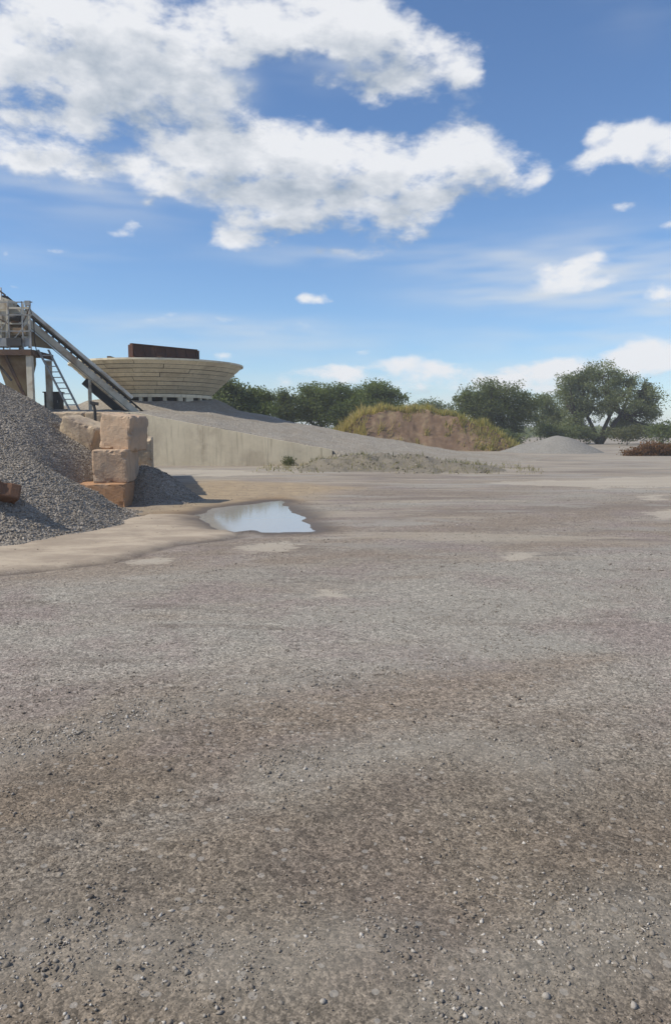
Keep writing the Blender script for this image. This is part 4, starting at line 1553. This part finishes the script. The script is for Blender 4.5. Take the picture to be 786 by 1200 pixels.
# loose low tree between them
Y = 98
b0 = ground_base(643, Y)
tree('loose_tree', 'low loose pale green tree between the two right hand trees', b0,
     lobes_px(b0, Y, [(640, 474, 16, 10, 0), (650, 486, 18, 10, 1), (634, 490, 12, 9, 0), (655, 498, 22, 7, 0)]),
     [(-.4, 0, 1.8), (.8, .2, 2.0)], 'leaf_grey', 100, 110, 1.05, .115, 303, TG, trunk_r=.14)
# trees behind the ramp
Y = 74
b0 = ground_base(385, Y)
tree('round_tree', 'broad round green tree behind the ramp, left of the mound', b0,
     lobes_px(b0, Y, [(372, 468, 24, 18, 0), (395, 464, 24, 15, 1), (360, 482, 16, 16, 0), (390, 486, 28, 14, -1), (412, 480, 14, 16, 0)]),
     [(-.6, 0, 1.8), (.8, .2, 2.0)], 'leaf_mid', 210, 150, .95, .10, 304, TG, trunk_r=.18)
Y = 80
b0 = ground_base(440, Y)
tree('round_tree', 'green tree rising directly behind the golden grass of the mound', b0,
     lobes_px(b0, Y, [(438, 464, 22, 15, 0), (456, 468, 16, 13, 1), (422, 474, 16, 15, 0), (445, 482, 26, 12, -1)]),
     [(-.6, 0, 2.0), (.8, .2, 2.2)], 'leaf_mid', 160, 140, .95, .105, 305, TG, trunk_r=.18)
Y = 66
b0 = ground_base(264, Y)
tree('dark_tree', 'dark green tree beside the right end of the hopper', b0,
     lobes_px(b0, Y, [(262, 458, 16, 10, 0), (255, 468, 12, 12, 0), (272, 470, 13, 12, 1), (262, 480, 20, 12, -1)]),
     [(-.3, 0, 1.8), (.5, .2, 2.0)], 'leaf_dark', 100, 90, .9, .12, 306, TG, trunk_r=.13)
Y = 68
b0 = ground_base(297, Y)
tree('bushy_tree', 'bright green bushy tree between hopper and the slim dark tree', b0,
     lobes_px(b0, Y, [(292, 464, 12, 10, 0), (304, 470, 14, 11, 1), (285, 474, 13, 12, 0), (300, 483, 20, 12, -1)]),
     [(-.3, 0, 1.6), (.5, .2, 1.8)], 'leaf_mid', 95, 90, .85, .12, 307, TG, trunk_r=.12)
Y = 72
b0 = ground_base(334, Y)
tree('slim_tree', 'slim dark tree behind the middle of the ramp', b0,
     lobes_px(b0, Y, [(334, 465, 6, 8, 0), (337, 476, 10, 10, 0), (325, 480, 8, 9, 0), (334, 488, 16, 10, 0)]),
     [(0, 0, 2.2)], 'leaf_dark', 60, 80, .75, .11, 308, TG, trunk_r=.10)
Y = 120
b0 = ground_base(503, Y)
tree('pale_tree', 'small far pale tree peeping over the mound', b0,
     lobes_px(b0, Y, [(503, 476, 14, 7, 0), (493, 482, 14, 8, 0), (515, 483, 14, 8, 0)]),
     [(-.4, 0, 2.6), (.6, 0, 2.6)], 'leaf_pale', 60, 60, 1.3, .16, 309, TG, trunk_r=.14)

# bushes along the far right
BG = 'bushes under the right hand trees'
for i, (px, Y, items, mt, lab) in enumerate((
    (650, 88, [(640, 505, 16, 8, 0), (660, 507, 16, 7, 0)], 'leaf_dark', 'dark bush in the shade just behind the small heap'),
    (680, 90, [(676, 507, 14, 7, 0), (688, 511, 12, 6, 0)], 'leaf_dark', 'dark low bush left of the big tree trunk'),
    (735, 84, [(728, 509, 16, 6, 0), (745, 507, 16, 7, 0)], 'weed_green', 'olive bush right of the big tree trunk'),
    (778, 82, [(770, 508, 14, 8, 0), (786, 504, 14, 10, 0), (800, 503, 16, 11, 0)], 'leaf_mid', 'green bush at the far right edge behind the dead brush'),
    (590, 80, [(588, 512, 12, 7, 0), (603, 516, 10, 4, 0)], 'leaf_dark', 'dark bush at the right foot of the mound'),
)):
    b0 = ground_base(px, Y)
    tree('bush', lab, b0, lobes_px(b0, Y, items), [(0, 0, .5)], mt, 46, 70, .8, .12, 330 + i, BG, 'bush', .05)

# dead red brown brush heap at the right edge
Y = 48.5
b0 = ground_base(768, Y)
br = tree('brush_heap', 'rust brown heap of dead brush at the right edge', b0,
          lobes_px(b0, Y, [(745, 531, 14, 3, 0), (765, 527, 16, 6, 0), (785, 529, 18, 5, .3), (805, 529, 16, 6, 0)]),
          [(0, 0, .3)], 'brush_red', 150, 90, .45, .07, 350, None, 'brush', .03)

# weed clump and dark hollow at the foot of the retaining wall
for px, py, r_, lab in ((337, 541, 4.5, 'dark weed clump at the foot of the retaining wall'),):
    b0 = gp(px, py + 4)
    b0.y = min(b0.y, WALL_Y - .6)
    tree('weed_clump', lab, Vector((at(px, py, b0.y).x, b0.y, 0)), lobes_px(Vector((at(px, py, b0.y).x, b0.y, 0)), b0.y, [(px, py, r_, r_ * .8, 0)]), [(0, 0, .15)], 'weed_green', 14, 40, .22, .045, int(px), None, 'weed', .012)

# far scrub closing the horizon
rng = np.random.default_rng(77)
n = 60000
yy = rng.uniform(170, 420, n)
xx = rng.uniform(-1.1, 1.1, n) * yy
hgt = (2.6 + 1.6 * fbm(xx * .03, yy * .03, 3, 131)) * (.5 + .5 * (yy - 170) / 250) + 1.0
zz = rng.random(n) ** .8 * hgt
V_, F_, TT = leaf_quads(np.stack([xx, yy, zz], 1), rng.uniform(.35, .9, n), np.clip(rng.normal(.5, .2, n), 0, 1), rng)
o = link('far_scrub', mesh_np('far_scrub', V_, F_, dict(tint=TT)), M['leaf_grey'])
tag(o, 'distant belt of low green scrub along the horizon', 'scrub', kind='stuff')

# thin summer haze over the plain
hz = MB().box((0, 0, 6.0), (5600, 5600, 14.6)).build('haze', None)
m = bpy.data.materials.new('haze_air')
m.use_nodes = True
nt = m.node_tree
nt.nodes.remove(nt.nodes['Principled BSDF'])
pv_ = nt.nodes.new('ShaderNodeVolumePrincipled')
pv_.inputs['Color'].default_value = (.95, .97, 1, 1)
pv_.inputs['Density'].default_value = .0009
nt.links.new(pv_.outputs[0], nt.nodes['Material Output'].inputs['Volume'])
hz.data.materials.append(m)
tag(hz, 'thin pale haze over the whole plain', 'haze', kind='stuff')
